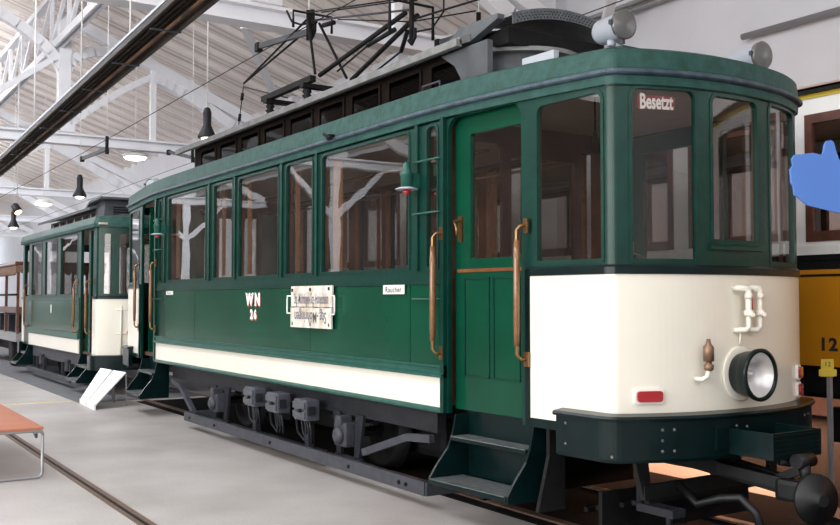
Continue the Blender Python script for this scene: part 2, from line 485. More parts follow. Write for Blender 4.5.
# rafters under the boards
mb = MB()
x = -60.0
while x < 6:
    mb.prism([(-2.0, ZR(-2.0) - 0.002), (7.75, ZR(7.75) - 0.002), (7.75, ZR(7.75) - 0.14), (-2.0, ZR(-2.0) - 0.14)], lambda u, v, w: Vector((w, u, v)), x, x + 0.10)
    x += 0.95
struct(mb.build('ceiling_rafters', mat('whitewashed_rafters', (0.76, 0.71, 0.68), 0.8)), 'whitewashed rafters of the roof')

TX = [-7.85, -19.8, -32.4, -45.0, -57.6]
tl = ['white roof truss crossing directly behind the raised pantograph', 'white roof truss with a post and curved brace, second from the camera',
      'white roof truss seen small above the far tram, third from the camera', 'fourth white roof truss, deep in the hall', 'last white roof truss before the far end wall']
for i, x in enumerate(TX):
    t = thing('roof_truss', tl[i], 'truss', (x, 0, 5.4), 'white trusses of the hall roof')
    w = 0.16
    mb = MB(); mb.box(x - w, x + w, -12, 7.75, 5.37, 5.42); mb.box(x - w, x + w, -12, 7.75, 5.60, 5.65); mb.box(x - 0.03, x + 0.03, -12, 7.75, 5.42, 5.60)
    mb.build('bottom_chord', M['beam'], t)
    MB().beam((x, 7.72, 5.7), (x, 1.1, 8.55), 0.22, 0.26).build('rafter', M['beam'], t)
    MB().beam((x, -11.9, 5.7), (x, -3.9, 8.9), 0.22, 0.26).build('rafter', M['beam'], t)
    for y, top in ((1.15, 8.6), (-5.2, 8.3)):
        mb = MB(); mb.box(x - 0.14, x + 0.14, y - 0.14, y + 0.14, 5.65, top); mb.box(x - 0.2, x + 0.2, y - 0.25, y + 0.25, 5.65, 5.85, 0.03)
        mb.build('post', M['beam'], t)
    for y, top in ((3.35, 7.5), (-8.6, 7.0)):
        MB().box(x - 0.07, x + 0.07, y - 0.07, y + 0.07, 5.65, top).build('post', M['beam'], t)
    for y in ((-8.6,) if i else ()):
        MB().box(x - 0.11, x + 0.11, y - 0.11, y + 0.11, 0.0, 5.37).build('column', M['beam'], t)
        MB().beam((x, y, 3.9), (x, y + 1.6, 5.4), 0.12, 0.14).build('brace', M['beam'], t)
        MB().beam((x, y, 3.9), (x, y - 1.6, 5.4), 0.12, 0.14).build('brace', M['beam'], t)
    # curved braces
    def curve(p0, p1, p2, ww, hh):
        mb = MB(); n = 10; prev = None
        for k in range(n + 1):
            a = k / n; p = Vector(p0) * (1 - a) ** 2 + Vector(p1) * 2 * a * (1 - a) + Vector(p2) * a * a
            if prev is not None: mb.beam(prev, p + (p - prev) * 0.05, ww, hh)
            prev = p
        mb.build('brace', M['beam'], t)
    curve((x, 1.15, 7.0), (x, 1.3, 8.0), (x, 2.9, 7.75), 0.2, 0.24)
    curve((x, 1.15, 7.0), (x, 1.0, 8.0), (x, -1.6, 8.9), 0.2, 0.24)
    curve((x, 3.35, 7.3), (x, 4.0, 7.2), (x, 6.4, 5.7), 0.2, 0.28)
    curve((x, 3.35, 7.3), (x, 2.6, 7.0), (x, 1.2, 5.8), 0.12, 0.16)
    MB().beam((x, -5.2, 6.2), (x, -8.6, 5.75), 0.1, 0.14).build('brace', M['beam'], t)
    curve((x, -5.2, 7.2), (x, -6.2, 7.2), (x, -8.9, 5.7), 0.2, 0.26)
    curve((x, -5.2, 7.2), (x, -4.2, 7.1), (x, -1.4, 5.7), 0.2, 0.26)
    MB().beam((x, -1.4, 5.7), (x, 1.1, 7.6), 0.1, 0.14).build('brace', M['beam'], t)

# lattice girder running the length of the hall above the tram
def lattice(y, z0, z1, label):
    t = thing('lattice_girder', label, 'girder', (-30, y, z0))
    mb = MB(); mb.box(-62, 5, y - 0.10, y - 0.04, z0, z0 + 0.16); mb.box(-62, 5, y + 0.04, y + 0.10, z0, z0 + 0.16); mb.box(-62, 5, y - 0.1, y + 0.1, z0 + 0.16, z0 + 0.19)
    mb.build('bottom_chord', M['beam'], t)
    MB().box(-62, 5, y - 0.09, y + 0.09, z1 - 0.15, z1).build('top_chord', M['beam'], t)
    mb = MB(); x = -60
    k = 0
    while x < 3:
        mb.beam((x, y, z0 + 0.1), (x, y, z1 - 0.1), 0.09, 0.09)
        mb.beam((x, y, z0 + 0.15), (x + 1.88, y, z1 - 0.1), 0.08, 0.10)
        x += 1.88
    mb.build('lattice_web', M['beam'], t)
lattice(1.0, 7.72, 9.25, 'white lattice girder high in the top left corner, running lengthwise')
lattice(-5.2, 7.0, 8.3, 'white lattice girder above the open floor on the left side of the hall')
# wind braces seen as pale crossing diagonals between trusses
for (p0, p1, lb) in (((-7.85, 7.5, 5.9), (-13.8, 3.35, 7.2), 'pale diagonal roof strut beside the wall, behind the hanging bell lamp'),
                     ((-19.8, 7.4, 5.9), (-13.8, 3.35, 7.2), 'pale diagonal roof strut rising from the second truss'),
                     ((-7.85, 7.5, 5.9), (-3.0, 4.2, 8.2), 'pale diagonal roof strut above the pantograph head')):
    tag(MB().beam(p0, p1, 0.14, 0.16).build('roof_strut', M['beam']), lb, 'strut', 'diagonal struts under the roof')
# hanging rods
for k, (x, y, z1) in enumerate(((-9.8, -0.79, 4.62), (-13.9, -0.64, 4.62), (-7.0, -0.89, 4.62))):
    tag(MB().tube([(x, y, z1), (x, y, ZR(y) - 0.15)], 0.012, 6).build('hanging_rod', M['white']), ['thin white rod holding up the middle of the dark trough', 'thin white rod holding up the far part of the dark trough', 'thin white rod holding up the near part of the dark trough'][k], 'rod', 'rods of the dark trough')

# wall pilasters, ducts and conduits on the right wall
for k, x in enumerate((-20.6, -14.8, -9.25, -2.6, 4.0)):
    st_box('trim_%d' % (10 + k), wallm, x - 0.3, x + 0.3, 7.5, 7.75, 0, 7.4, label='white wall pilaster')
def wallpipe(z, x0, x1, r, label, y=7.62):
    tag(MB().tube([(x0, y, z), (x1, y, z)], r, 8).build('wall_conduit', M['post']), label, 'pipe', 'conduits along the right wall')
wallpipe(6.62, -12, 0, 0.045, 'grey conduit high on the right wall behind the big roof lamp')
wallpipe(6.50, -12, 0, 0.045, 'lower of two grey conduits behind the big roof lamp')
wallpipe(5.52, -4.9, 6, 0.05, 'grey conduit on the right wall above the small roof lamp')
wallpipe(5.15, -6.6, -5.0, 0.06, 'short grey pipe on the right wall between the two roof lamps')

# dark cable trough hung beside the tram line
t = thing('cable_trough', 'long dark brown cable trough hanging diagonally across the top left', 'cable trough', (-10, -0.9, 4.5))
mb = MB()
mb.box(-40, 1.0, -1.06, -0.78, 4.60, 4.62); mb.box(-40, 1.0, -1.07, -1.05, 4.53, 4.62); mb.box(-40, 1.0, -0.79, -0.76, 4.46, 4.62)
mb.build('channel', M['trough'], t)
mb = MB(); random.seed(3)
for k in range(4): mb.box(-40, 1.0, -1.02 + k * 0.06, -0.995 + k * 0.06, 4.57, 4.60)
mb.build('conductor', M['darkwood'], t)
for k in range(16):
    x = -26 + k * 1.7
    MB().box(x, x + 0.035, -1.08, -0.75, 4.45, 4.46).build('cross_strap', M['grey'], t)
MB().box(-40, 1.0, -1.08, -1.07, 4.60, 4.63).build('edge_strip', M['lampgrey'], t)
MB().box(-34, 1.0, -0.88, -0.855, 4.49, 4.515).build('rail_strip', mat('orange_brown_conduit', (0.20, 0.10, 0.05), 0.5, col2=(0.05, 0.03, 0.025), nscale=3), t, 'orange brown patches')

t.location.y += 0.15; t.rotation_euler.z = R(-2.0)

# contact wires with bracket arms
for y, z, lb, x1 in ((1.0, 4.93, 'thin black contact wire above the green trams', 3.0), (3.9, 5.1, 'thin black contact wire nearer the right wall', 6.0)):
    tag(MB().tube([(-60, y, z - 0.3), (-17, y, z - 0.12), (-6.5, y, z), (x1, y, z + 0.02)], 0.007, 5).build('contact_wire', M['black']), lb, 'wire')
def bracket(x, y, z, label, L=1.5, dz=0.08):
    t = thing('wire_bracket', label, 'bracket', (x, y, z), 'wire brackets hung from the roof')
    MB().beam((x - L / 2, y, z + dz), (x + L / 2, y, z - dz), 0.05, 0.07).build('arm', M['grey'], t)
    MB().box(x - L / 2 - 0.08, x - L / 2 + 0.03, y - 0.04, y + 0.04, z + dz - 0.07, z + dz + 0.05, 0.01).build('clamp', M['black'], t)
    z -= dz; mb = MB(); mb.tube([(x + L / 2, y, z - 0.1), (x + L / 2, y, z + 0.26)], 0.035, 8); mb.tube([(x + L / 2 - 0.02, y, z - 0.08), (x + L / 2 + 0.07, y, z - 0.1), (x + L / 2 + 0.08, y, z + 0.0)], 0.025, 6)
    mb.build('insulator', M['black'], t)
    MB().tube([(x + L / 2, y, z + 0.26), (x + L / 2, y, 7.72 if y == 1.0 else ZR(y) - 0.15)], 0.008, 5).build('suspension_rod', M['white'], t)
bracket(-6.8, 1.0, 4.93, 'dark wire bracket hanging just left of the pantograph top')
bracket(-16.2, 1.0, 4.66, 'dark wire bracket above the far tram, left one of two', 2.0, 0.03)
bracket(-16.6, 3.0, 4.86, 'dark wire bracket above the main tram rear end, right one of two', 1.6, 0.17)
bracket(-7.0, 3.9, 5.45, 'dark wire bracket against the wall right of the pantograph arm', 1.0, 0.03)

# pendant bell lamps and lit ceiling lamps
def pendant(x, y, z, label, s=1.0):
    t = thing('pendant_lamp', label, 'lamp', (x, y, z), 'dark bell lamps hanging in the hall')
    MB().lathe([(0.155 * s, -0.17 * s), (0.16 * s, -0.14 * s), (0.10 * s, -0.02 * s), (0.07 * s, 0.05 * s), (0.07 * s, 0.24 * s), (0.075 * s, 0.26 * s), (0.05 * s, 0.34 * s), (0.02 * s, 0.36 * s)], (x, y, z), (0, 0, 1), 20).build('shade', M['under'], t)
    MB().lathe([(0.04 * s, -0.22 * s), (0.09 * s, -0.20 * s), (0.10 * s, -0.172 * s)], (x, y, z), (0, 0, 1), 16).build('bulb', M['glow'], t)
    MB().tube([(x, y, z + 0.36 * s), (x, y, ZR(y) - 0.15)], 0.01, 5).build('hanging_cable', M['white'], t)
pendant(-10.45, 1.35, 4.37, 'dark bell lamp hanging just above the rear roof of the main tram', 0.95)
pendant(-18.9, 1.35, 4.19, 'dark bell lamp hanging above the roof of the far tram', 1.0)
pendant(-27.3, 1.35, 4.0, 'smallest dark bell lamp, hanging at the left edge', 1.05)
def celamp(x, y, z, label):
    t = thing('ceiling_lamp', label, 'lamp', (x, y, z), 'lit oval lamps under the roof')
    MB().lathe([(0.30, -0.02), (0.33, 0.03), (0.2, 0.12), (0.05, 0.14)], (x, y, z), (0, 0, 1), 20).build('housing', M['white'], t)
    MB().lathe([(0.10, -0.10), (0.24, -0.07), (0.285, -0.021)], (x, y, z), (0, 0, 1), 20).build('diffuser', M['glow'], t)
    MB().tube([(x, y, z + 0.13), (x, y, ZR(y) - 0.15)], 0.012, 5).build('hanging_rod', M['white'], t)
celamp(-20.1, 3.0, 5.26, 'lit oval ceiling lamp between the two wire brackets')
celamp(-31.2, 3.0, 5.0, 'lit oval ceiling lamp above the left end of the far tram')
t = thing('spotlight', 'small warm glowing spotlight at the far left edge', 'lamp', (-24, 0.75, 4.0))
MB().lathe([(0.11, 0), (0.12, 0.02), (0.10, 0.25), (0.03, 0.3)], (-24, 0.9, 4.02), (-0.3, -0.2, 0.5), 14).build('housing', M['under'], t)
MB().lathe([(0.02, -0.03), (0.08, -0.02), (0.10, 0)], (-24, 0.9, 4.02), (-0.3, -0.2, 0.5), 14).build('bulb', M['glow_warm'], t)
MB().tube([(-24.05, 0.87, 4.2), (-24.05, 0.87, ZR(0.87))], 0.012, 5).build('hanging_rod', M['white'], t)

# ================================================================== MAIN TRAM
tram = thing('tram', 'large green and cream vintage tram in front with raised pantograph', 'tram', (-5.13, 0.985, 0.0))
B = Body(0.0, -10.26, 1.97, 0.23)
FN, FR = B.fn(), B.fn(True)
c, Wd = B.c, B.W
ENDK = lambda x: max(0.0, 1 - min(-x, x + 10.26) / 2.2) ** 2
def dz_roof(p, k): return -[0.050, 0.085][k] * min(1.0, ENDK(min(0, p.x)) if p.x > -5 else ENDK(max(-10.26, p.x)))
near = lambda u, v, w: Vector((u, -w, v))
far = lambda u, v, w: Vector((u, Wd + w, v))

def add(mb, name, m, label=None, smooth=False): return mb.build(name, m, tram, label, smooth)

ZB, ZT = 0.74, 3.03
SW = [(-8.07, -6.68), (-6.45, -5.85), (-5.70, -4.64), (-4.49, -3.88), (-3.72, -2.20)]
NW = [(-8.45, -8.30), (-1.98, -1.80)]
DO = [(-9.42, -8.58), (-1.68, -0.84)]
CW = [(-10.20, -9.58), (-0.70, -0.06)]
Z0, Z1 = 1.83, 2.97
def side_panel(name, fn, parent):
    def notch():
        pts = [(-10.22, ZB)]
        for (a, b) in DO:
            top = rr(a, b, 1.0, 2.975, 0.11, 0.0)
            up = [p for p in top if p[1] > 2.5]     # right corner then left corner
            pts += [(a, ZB)] + up[::-1] + [(b, ZB)]
        pts += [(-0.04, ZB), (-0.04, ZT), (-10.22, ZT)]
        return pts
    holes = [rr(a, b, Z0, Z1, 0.07, 0.015) for a, b in SW + NW] + [rr(a, b, 1.83, 2.93, 0.08, 0.015) for a, b in CW]
    return panel(name, notch(), holes, -0.035, 0.0, fn, M['green2'], parent)
side_panel('side_panel', near, tram)
side_panel('side_panel', far, tram)
# inner wooden lining of the saloon, both sides
for fn in (near, far):
    panel('inner_lining', rect(-8.2, -1.78, 0.80, 3.03), [rr(a, b, Z0, Z1, 0.05, 0.015) for a, b in SW + [(-1.98, -1.80)]], -0.075, -0.037, fn, M['wood'], tram)
    panel('cab_lining', rect(-0.80, -0.10, 0.80, 3.0), [rr(-0.70, -0.12, 1.83, 2.93, 0.05, 0.015)], -0.06, -0.037, fn, M['redwood'], tram)
for fn in (near, far):
    for a, b in SW + NW: window(fn, a, b, Z0, Z1, tram, M['green2'], M['glass'], t=0.022)
    for a, b in CW: window(fn, a, b, 1.83, 2.93, tram, M['green2'], M['glass'], rt=0.08, t=0.024)
# green waist panels set on the near and far side, with joints
for fn in (near, far):
    mb = MB()
    segs = [(-8.13, -7.02), (-7.01, -3.92), (-3.91, -2.19), (-2.18, -1.72)]
    for a, b in segs:
        mb.prism(rect(a, b, 1.095, 1.71), fn, 0.001, 0.009)
    add(mb, 'waist_panel', M['green'])
    mb = MB(); mb.prism(rect(-8.5, -1.72, 1.715, 1.735), fn, 0.0, 0.022); mb.prism(rect(-8.5, -1.72, 1.735, 1.815), fn, 0.0, 0.012)
    add(mb, 'waist_rail', M['green2'])
    add(MB().prism(rect(-8.5, -1.76, 0.775, 1.0), fn, 0.001, 0.012), 'lower_panel', M['cream'], 'cream lower panel')
    mb = MB(); mb.prism([(0.0, 1.0), (0.05, 1.005), (0.055, 1.03), (0.018, 1.045), (0.018, 1.075), (0.03, 1.08), (0.03, 1.095), (0.0, 1.095)], lambda u, v, w: fn(w, v, u), -8.5, -1.70)
    add(mb, 'moulding', M['green_light'])
    add(MB().prism([(0.0, 0.735), (0.022, 0.735), (0.03, 0.755), (0.022, 0.775), (0.0, 0.775)], lambda u, v, w: fn(w, v, u), -8.5, -1.74), 'moulding', M['green_light'])
# slim window pillars standing proud
for fn in (near, far):
    for x in (-8.19, -6.565, -5.775, -4.565, -3.80, -2.09, -1.74):
        add(MB().prism(rect(x - 0.022, x + 0.022, 1.82, 2.99), fn, 0.0, 0.018), 'window_pillar', M['green2'])
    add(MB().prism(rect(-1.745, -1.70, 0.74, 2.99), fn, 0.0, 0.03), 'corner_post', M['green2'])
    add(MB().prism(rect(-8.56, -8.51, 0.74, 2.99), fn, 0.0, 0.03), 'corner_post', M['green2'])
# doors (recessed), with drop handle
def door(a, b, fn, parent):
    d = panel('door', rect(a - 0.01, b + 0.01, 0.77, 2.99), [rr(a + 0.17, b - 0.06, 1.90, 2.84, 0.02, 0.015)], -0.115, -0.075, fn, M['green'], parent)
    def s(mb, n, m): return sub(mb.build(n, m), d)
    s(MB().prism(rr(a + 0.165, b - 0.055, 1.895, 2.845, 0.02, 0.015), fn, -0.102, -0.098), 'pane', M['glass'])
    s(MB().prism(rect(a + 0.02, b - 0.02, 1.80, 1.825), fn, -0.076, -0.066), 'wood_strip', M['wood'])
    mb = MB()
    for (p, q, r_, t_) in ((a + 0.10, (a + b) / 2 - 0.02, 1.02, 1.76), ((a + b) / 2 + 0.02, b - 0.10, 1.02, 1.76)):
        for e in (rect(p, q, r_, r_ + 0.012), rect(p, q, t_ - 0.012, t_), rect(p, p + 0.012, r_, t_), rect(q - 0.012, q, r_, t_)):
            mb.prism(e, fn, -0.076, -0.068)
    s(mb, 'panel_beading', M['green2'])
    mb = MB(); mb.prism(rr(a + 0.035, a + 0.085, 2.03, 2.23, 0.01, 0.01), fn, -0.076, -0.06)
    mb.tube([fn(a + 0.06, 2.19, -0.06), fn(a + 0.06, 2.19, -0.01), fn(a + 0.10, 2.14, 0.0), fn(a + 0.11, 2.08, 0.0)], 0.010, 8)
    s(mb, 'door_handle', M['brass'])
    return d
for fn in (near, far): door(*DO[1], fn, tram)
d2 = MB(); # rear doorway stands open, leaf folded inside the platform
add(MB().box(-9.38, -9.33, 0.10, 0.85, 0.77, 2.95), 'door', M['green'])
add(MB().prism(rect(-9.42, -8.58, 0.77, 2.99), far, -0.115, -0.075), 'door', M['green'])
# far/rear body lower sheets next to doors
add(MB().prism([(-8.5, 0.74), (-8.3, 0.74), (-8.3, 1.0), (-8.5, 1.0)], near, 0.001, 0.01), 'lower_panel', M['cream'])

# front and rear upper shell
FW = []
for (y0, y1, z0, z1) in ((0.107, 0.596, 1.83, 2.94), (0.703, 1.209, 1.96, 2.93), (1.335, 1.83, 1.83, 2.94)):
    FW.append((B.u_of_y(y0), B.u_of_y(y1), z0, z1))
ue = B.uend
cuts = [u for u in B.us(-0.06, ue + 0.06)]
for k, fn in enumerate((FN, FR)):
    panel('front_panel' if k == 0 else 'rear_panel', rect(-0.045, ue + 0.045, 0.74, 3.0), [rr(a, b, z0, z1, 0.075, 0.015) for a, b, z0, z1 in FW], -0.04, 0.0, fn, M['green2'], tram, cuts)
    for (a, b, z0, z1) in FW:
        window(fn, a, b, z0, z1, tram, M['green2'], M['glass_front'], rt=0.075, t=0.022, cuts=[u for u in cuts if a - 0.05 < u < b + 0.05])
    # sill rails and pillars of the front windows
    rear = k == 1
    B.sweep('waist_rail', -0.78, ue + 0.78, [(0.0, 1.755), (0.022, 1.757), (0.022, 1.80), (0.008, 1.815), (0.0, 1.815)], M['green_dark'], tram, rear)
    B.sweep('apron', -0.745, ue + 0.745, [(0.0, 0.80), (0.010, 0.80), (0.010, 1.755), (0.0, 1.755)], M['cream'], tram, rear, label='cream apron')
    B.sweep('apron_edge', -0.79, ue + 0.79, [(0.0, 0.74), (0.015, 0.74), (0.015, 0.80), (0.0, 0.80)], M['green_dark'], tram, rear)
    add(MB().prism(rect(-0.79, -0.745, 0.74, 1.80), lambda u, v, w: fn(u, v, w), 0.0, 0.016), 'apron_edge', M['green_dark'])
    um = (FW[1][0], FW[1][1])
    mb = MB()
    for zz in (1.845, 1.92):
        mb2 = None
    B.sweep('ledge', um[0] - 0.02, um[1] + 0.02, [(0.0, 1.915), (0.03, 1.915), (0.03, 1.94), (0.0, 1.95)], M['green2'], tram, rear)
    B.sweep('head_rail', -0.04, ue + 0.04, [(0.0, 2.935), (0.014, 2.935), (0.014, 2.95), (0.0, 2.95)], M['green2'], tram, rear)
# lining on the inner face of the front (wood)
panel('cab_lining', rect(0.02, ue - 0.02, 0.80, 2.98), [rr(a - 0.0, b + 0.0, z0, z1, 0.06, 0.015) for a, b, z0, z1 in FW], -0.055, -0.041, FN, M['redwood'], tram, [u for u in cuts if 0.02 < u < ue])

# roof edge: lead lip, green fascia, roof skin
for rear in (False, True):
    L0, L1 = -(5.13), ue + 5.13
    B.sweep('roof_edge', L0, L1, [(0.0, 3.035, 0), (0.05, 3.05, 0), (0.058, 3.06, 0), (0.055, 3.08, 0), (0.035, 3.088, 0), (0.0, 3.088, 0)], M['lip'], tram, rear, dz_roof, 'worn blue black lead edge')
    B.sweep('fascia', L0, L1, [(-0.03, 2.99, 0), (0.022, 2.99, 0), (0.03, 3.10, 0), (0.015, 3.245, 1), (-0.03, 3.265, 1)], M['roofgreen'] if not rear else M['roofgreen'], tram, rear, dz_roof)
mb = MB(); NS = 60
def ring(n, dzv):
    out = []
    us = B.us(-5.13, ue + 5.13)
    for rear in (False, True):
        f = B.fn(rear); pts = []
        for u in us:
            p = f(u, 0, 0); y = c + (p.y - c) * (1 - n / c); xm = -5.13; hl = 5.13 + 0.2
            x = xm + (p.x - xm) * (1 - n / hl)
            z = 3.25 + dz_roof(p, 1) + dzv
            pts.append(mb.bm.verts.new((x, y, z)))
        out += pts if not rear else pts[::-1]
    return out
rings = [ring(0.0, 0.0), ring(0.2, 0.035), ring(0.45, 0.07), ring(0.75, 0.09), ring(0.97, 0.10)]
for a, b_ in zip(rings, rings[1:]):
    for k in range(len(a)):
        j = (k + 1) % len(a)
        try: mb.bm.faces.new((a[k], a[j], b_[j], b_[k]))
        except ValueError: pass
bmesh.ops.remove_doubles(mb.bm, verts=mb.bm.verts[:], dist=0.0005)
add(mb, 'roof', M['roofgrey2'], smooth=True)
# inner ceiling, floor, bulkheads
add(MB().box(-10.0, -0.03, 0.05, 1.92, 3.0, 3.03), 'inner_ceiling', M['lining'])
add(MB().box(-10.0, 0.0, 0.045, 1.925, 0.78, 0.83), 'floor_board', M['floorwood'])
for x in (-1.79, -8.28):
    panel('bulkhead', rect(0.09, 1.88, 0.83, 3.0), [rect(0.66, 1.31, 0.84, 2.75), rr(0.16, 0.58, 1.85, 2.85, 0.04, 0.02), rr(1.39, 1.81, 1.85, 2.85, 0.04, 0.02)], x - 0.02, x + 0.02, lambda u, v, w: Vector((w, u, v)), M['redwood'], tram)
    add(MB().box(x - 0.025, x + 0.025, 1.31, 1.88, 0.83, 1.0), 'kick_board', M['darkwood'])
# benches, curtains, hanging straps
for y0, y1, yb in ((0.09, 0.50, 0.09), (1.47, 1.88, 1.82)):
    b_ = MB()
    for k in range(7): b_.box(-8.1, -1.95, y0 + k * 0.058, y0 + k * 0.058 + 0.045, 1.24, 1.265)
    b_.box(-8.1, -1.95, y0 + 0.02, y1 - 0.04, 0.83, 1.22)
    add(b_, 'bench', M['wood'])
for s_, y in ((1, 0.11), (-1, 1.86)):
    for x, w in ((-8.02, 0.10), (-6.73, 0.08), (-6.42, 0.06), (-5.88, 0.06), (-5.66, 0.08), (-4.67, 0.06), (-4.46, 0.07), (-3.92, 0.08), (-3.62, 0.16), (-2.28, 0.09)):
        mbc = MB(); pts = []
        n = 10
        for k in range(n + 1): pts.append((x - w / 2 + w * k / n, y + 0.012 * math.sin(k * 2.0)))
        poly = pts + [(a, b2 + 0.008) for a, b2 in pts[::-1]]
        mbc.prism(poly, lambda u, v, w2: Vector((u, v, w2)), 1.88, 2.93)
        add(mbc, 'curtain', M['curtain'])
for y in (0.5, 1.47):
    add(MB().tube([(-8.2, y, 2.80), (-1.85, y, 2.80)], 0.014, 6), 'grab_rail', M['brass'])
for x in (-0.55,):
    for y in (0.42,):
        pts = [(x, y - 0.05, 2.62), (x, y + 0.05, 2.62), (x, y, 2.76), (x, y - 0.05, 2.62)]
        m1 = MB(); m1.tube(pts, 0.010, 6); m1.tube([(x, y, 2.76), (x, y, 3.0)], 0.008, 6)
        add(m1, 'hanging_strap', M['black'])
# driver's controller and handbrake in the cab
ct = MB(); ct.box(-0.30, -0.02, 0.30, 0.66, 0.83, 1.72, 0.03); ct.lathe([(0.17, 0), (0.17, 0.05), (0.10, 0.08), (0.02, 0.09)], (-0.16, 0.48, 1.72), (0, 0, 1), 20)
ct = add(ct, 'controller', M['under'])
h = MB(); h.tube([(-0.16, 0.48, 1.80), (-0.16, 0.48, 1.88)], 0.02); h.tube([(-0.16, 0.48, 1.87), (-0.10, 0.30, 1.89), (-0.10, 0.30, 1.97)], 0.013)
sub(h.build('crank_handle', M['brass']), ct)
h = MB(); h.tube([(-0.15, 1.25, 0.83), (-0.15, 1.25, 1.85)], 0.028); h.tube([(-0.15, 1.25, 1.85), (-0.35, 1.30, 1.87), (-0.35, 1.30, 1.98)], 0.014)
add(h, 'brake_column', M['black'])
h = MB(); h.tube([(0.06, 0.76, 2.52), (0.07, 0.76, 2.36)], 0.02); add(h, 'cab_switch', M['brass'])
h = MB(); h.tube([(0.07, 0.76, 2.36), (0.06, 0.82, 2.28), (0.05, 0.84, 2.14), (0.05, 0.79, 1.98), (0.05, 0.77, 1.86)], 0.009); add(h, 'cab_hose', M['letter'])

# clerestory
add(MB().box(-8.35, -1.95, 0.45, 0.47, 3.28, 3.68), 'clerestory_wall', M['wood_blackish'])
add(MB().box(-8.35, -1.95, 1.50, 1.52, 3.28, 3.68), 'clerestory_wall', M['wood_blackish'])
add(MB().box(-8.37, -8.33, 0.45, 1.52, 3.28, 3.75), 'clerestory_wall', M['roofgrey2'])
for k in range(9):
    x = -8.1 + k * 0.69
    f = panel('clerestory_window', rect(x, x + 0.56, 3.36, 3.64), [rect(x + 0.03, x + 0.53, 3.39, 3.61)], 0.001, 0.02, lambda u, v, w: Vector((u, 0.45 - w, v)), M['wood_blackish'], tram)
    sub(MB().box(x + 0.03, x + 0.53, 0.44, 0.444, 3.39, 3.61).build('pane', M['dark_pane']), f)
def arch(n=14, y0=0.30, y1=1.67, z0=3.66, rise=0.14):
    return [(y0 + (y1 - y0) * k / n, z0 + rise * (1 - (2 * k / n - 1) ** 2)) for k in range(n + 1)]
lo = arch(); up = [(y, z + 0.06) for y, z in lo]
add(MB().prism(lo + up[::-1], lambda u, v, w: Vector((w, u, v)), -8.62, -1.95), 'clerestory_roof', M['roofgrey'])
mb = MB()
for y in (0.285, 1.66): mb.box(-8.64, -1.95, y - 0.02, y + 0.03, 3.64, 3.70)
add(mb, 'gutter', M['roofgrey'])
# end hood: curved lower lip, perforated cap
plan = [(-1.95, 0.42)] + [(-1.95 + 0.42 * math.sin(math.pi * k / 12) ** 0.8, 0.42 + 1.13 * k / 12) for k in range(1, 12)] + [(-1.95, 1.55)]
add(MB().prism(plan, lambda u, v, w: Vector((u, v, w)), 3.60, 3.635), 'hood_lip', M['roofgrey'])
plan2 = [(x - (0.10 if 0.43 < y < 1.54 else 0), 0.985 + (y - 0.985) * 0.93) for x, y in plan]
add(MB().prism(plan2, lambda u, v, w: Vector((u, v, w)), 3.28, 3.60), 'hood_wall', M['roofgrey2'])
cap = arch(14, 0.46, 1.60, 3.74, 0.11); capu = [(y, z + 0.02) for y, z in cap]
add(MB().prism([(y, z + 0.07) for y, z in cap] + [(y, z + 0.09) for y, z in cap[::-1]], lambda u, v, w: Vector((w, u, v)), -2.1, -1.50), 'hood_cap', M['roofgrey'])
# perforated fascia: two rows of holes
holes = []
n = 32
for k in range(n):
    for row in (0, 1, 2):
        y = 0.50 + (1.56 - 0.50) * (k + 0.5 * (row % 2) + 0.25) / n
        z = 3.755 + row * 0.022 + 0.11 * (1 - (2 * (y - 0.46) / 1.14 - 1) ** 2)
        holes.append([(y - 0.0095, z), (y, z - 0.0085), (y + 0.0095, z), (y, z + 0.0085)])
panel('perforated_grille', cap + [(y, z + 0.088) for y, z in cap[::-1]], holes, -1.495, -1.488, lambda u, v, w: Vector((w, u, v)), M['roofgrey2'], tram)
add(MB().box(-2.05, -1.62, 0.52, 1.52, 3.63, 3.76), 'hood_gap_block', M['black'])  # black block set in to paint the dark gap between lip and cap
mb = MB(); mb.prism([(-2.34, 3.655), (-1.70, 3.655), (-1.70, 3.30), (-2.02, 3.28), (-2.06, 3.42), (-2.14, 3.53)], lambda u, v, w: Vector((u, w, v)), 0.38, 0.43)
add(mb, 'hood_bracket', M['roofgrey2'])
mb = MB(); mb.prism([(-2.3, 3.69), (-1.98, 3.69), (-1.60, 3.80), (-1.60, 3.84), (-2.1, 3.84), (-2.3, 3.74)], lambda u, v, w: Vector((u, w, v)), 0.40, 0.47)
add(mb, 'hood_cheek', M['roofgrey2'])
# roof walk plank, small handle and light box on the roof edge
add(MB().box(-8.0, -3.4, 0.30, 0.33, 3.33, 3.35), 'roof_rail', M['darkwood'])
add(MB().box(-0.97, -0.64, 0.12, 0.17, 3.20, 3.31, 0.005), 'destination_box', M['lampgrey'])
add(MB().tube([(-2.16, 0.09, 3.25), (-2.16, 0.09, 3.325), (-1.92, 0.09, 3.325), (-1.92, 0.09, 3.25)], 0.008), 'roof_grab_handle', M['grey'])
mb = MB(); mb.box(-3.46, -3.40, -0.085, -0.02, 3.06, 3.11); mb.tube([(-3.5, -0.09, 3.12), (-3.43, -0.09, 3.09), (-3.36, -0.09, 3.07)], 0.015)
add(mb, 'roof_bracket', M['black'])

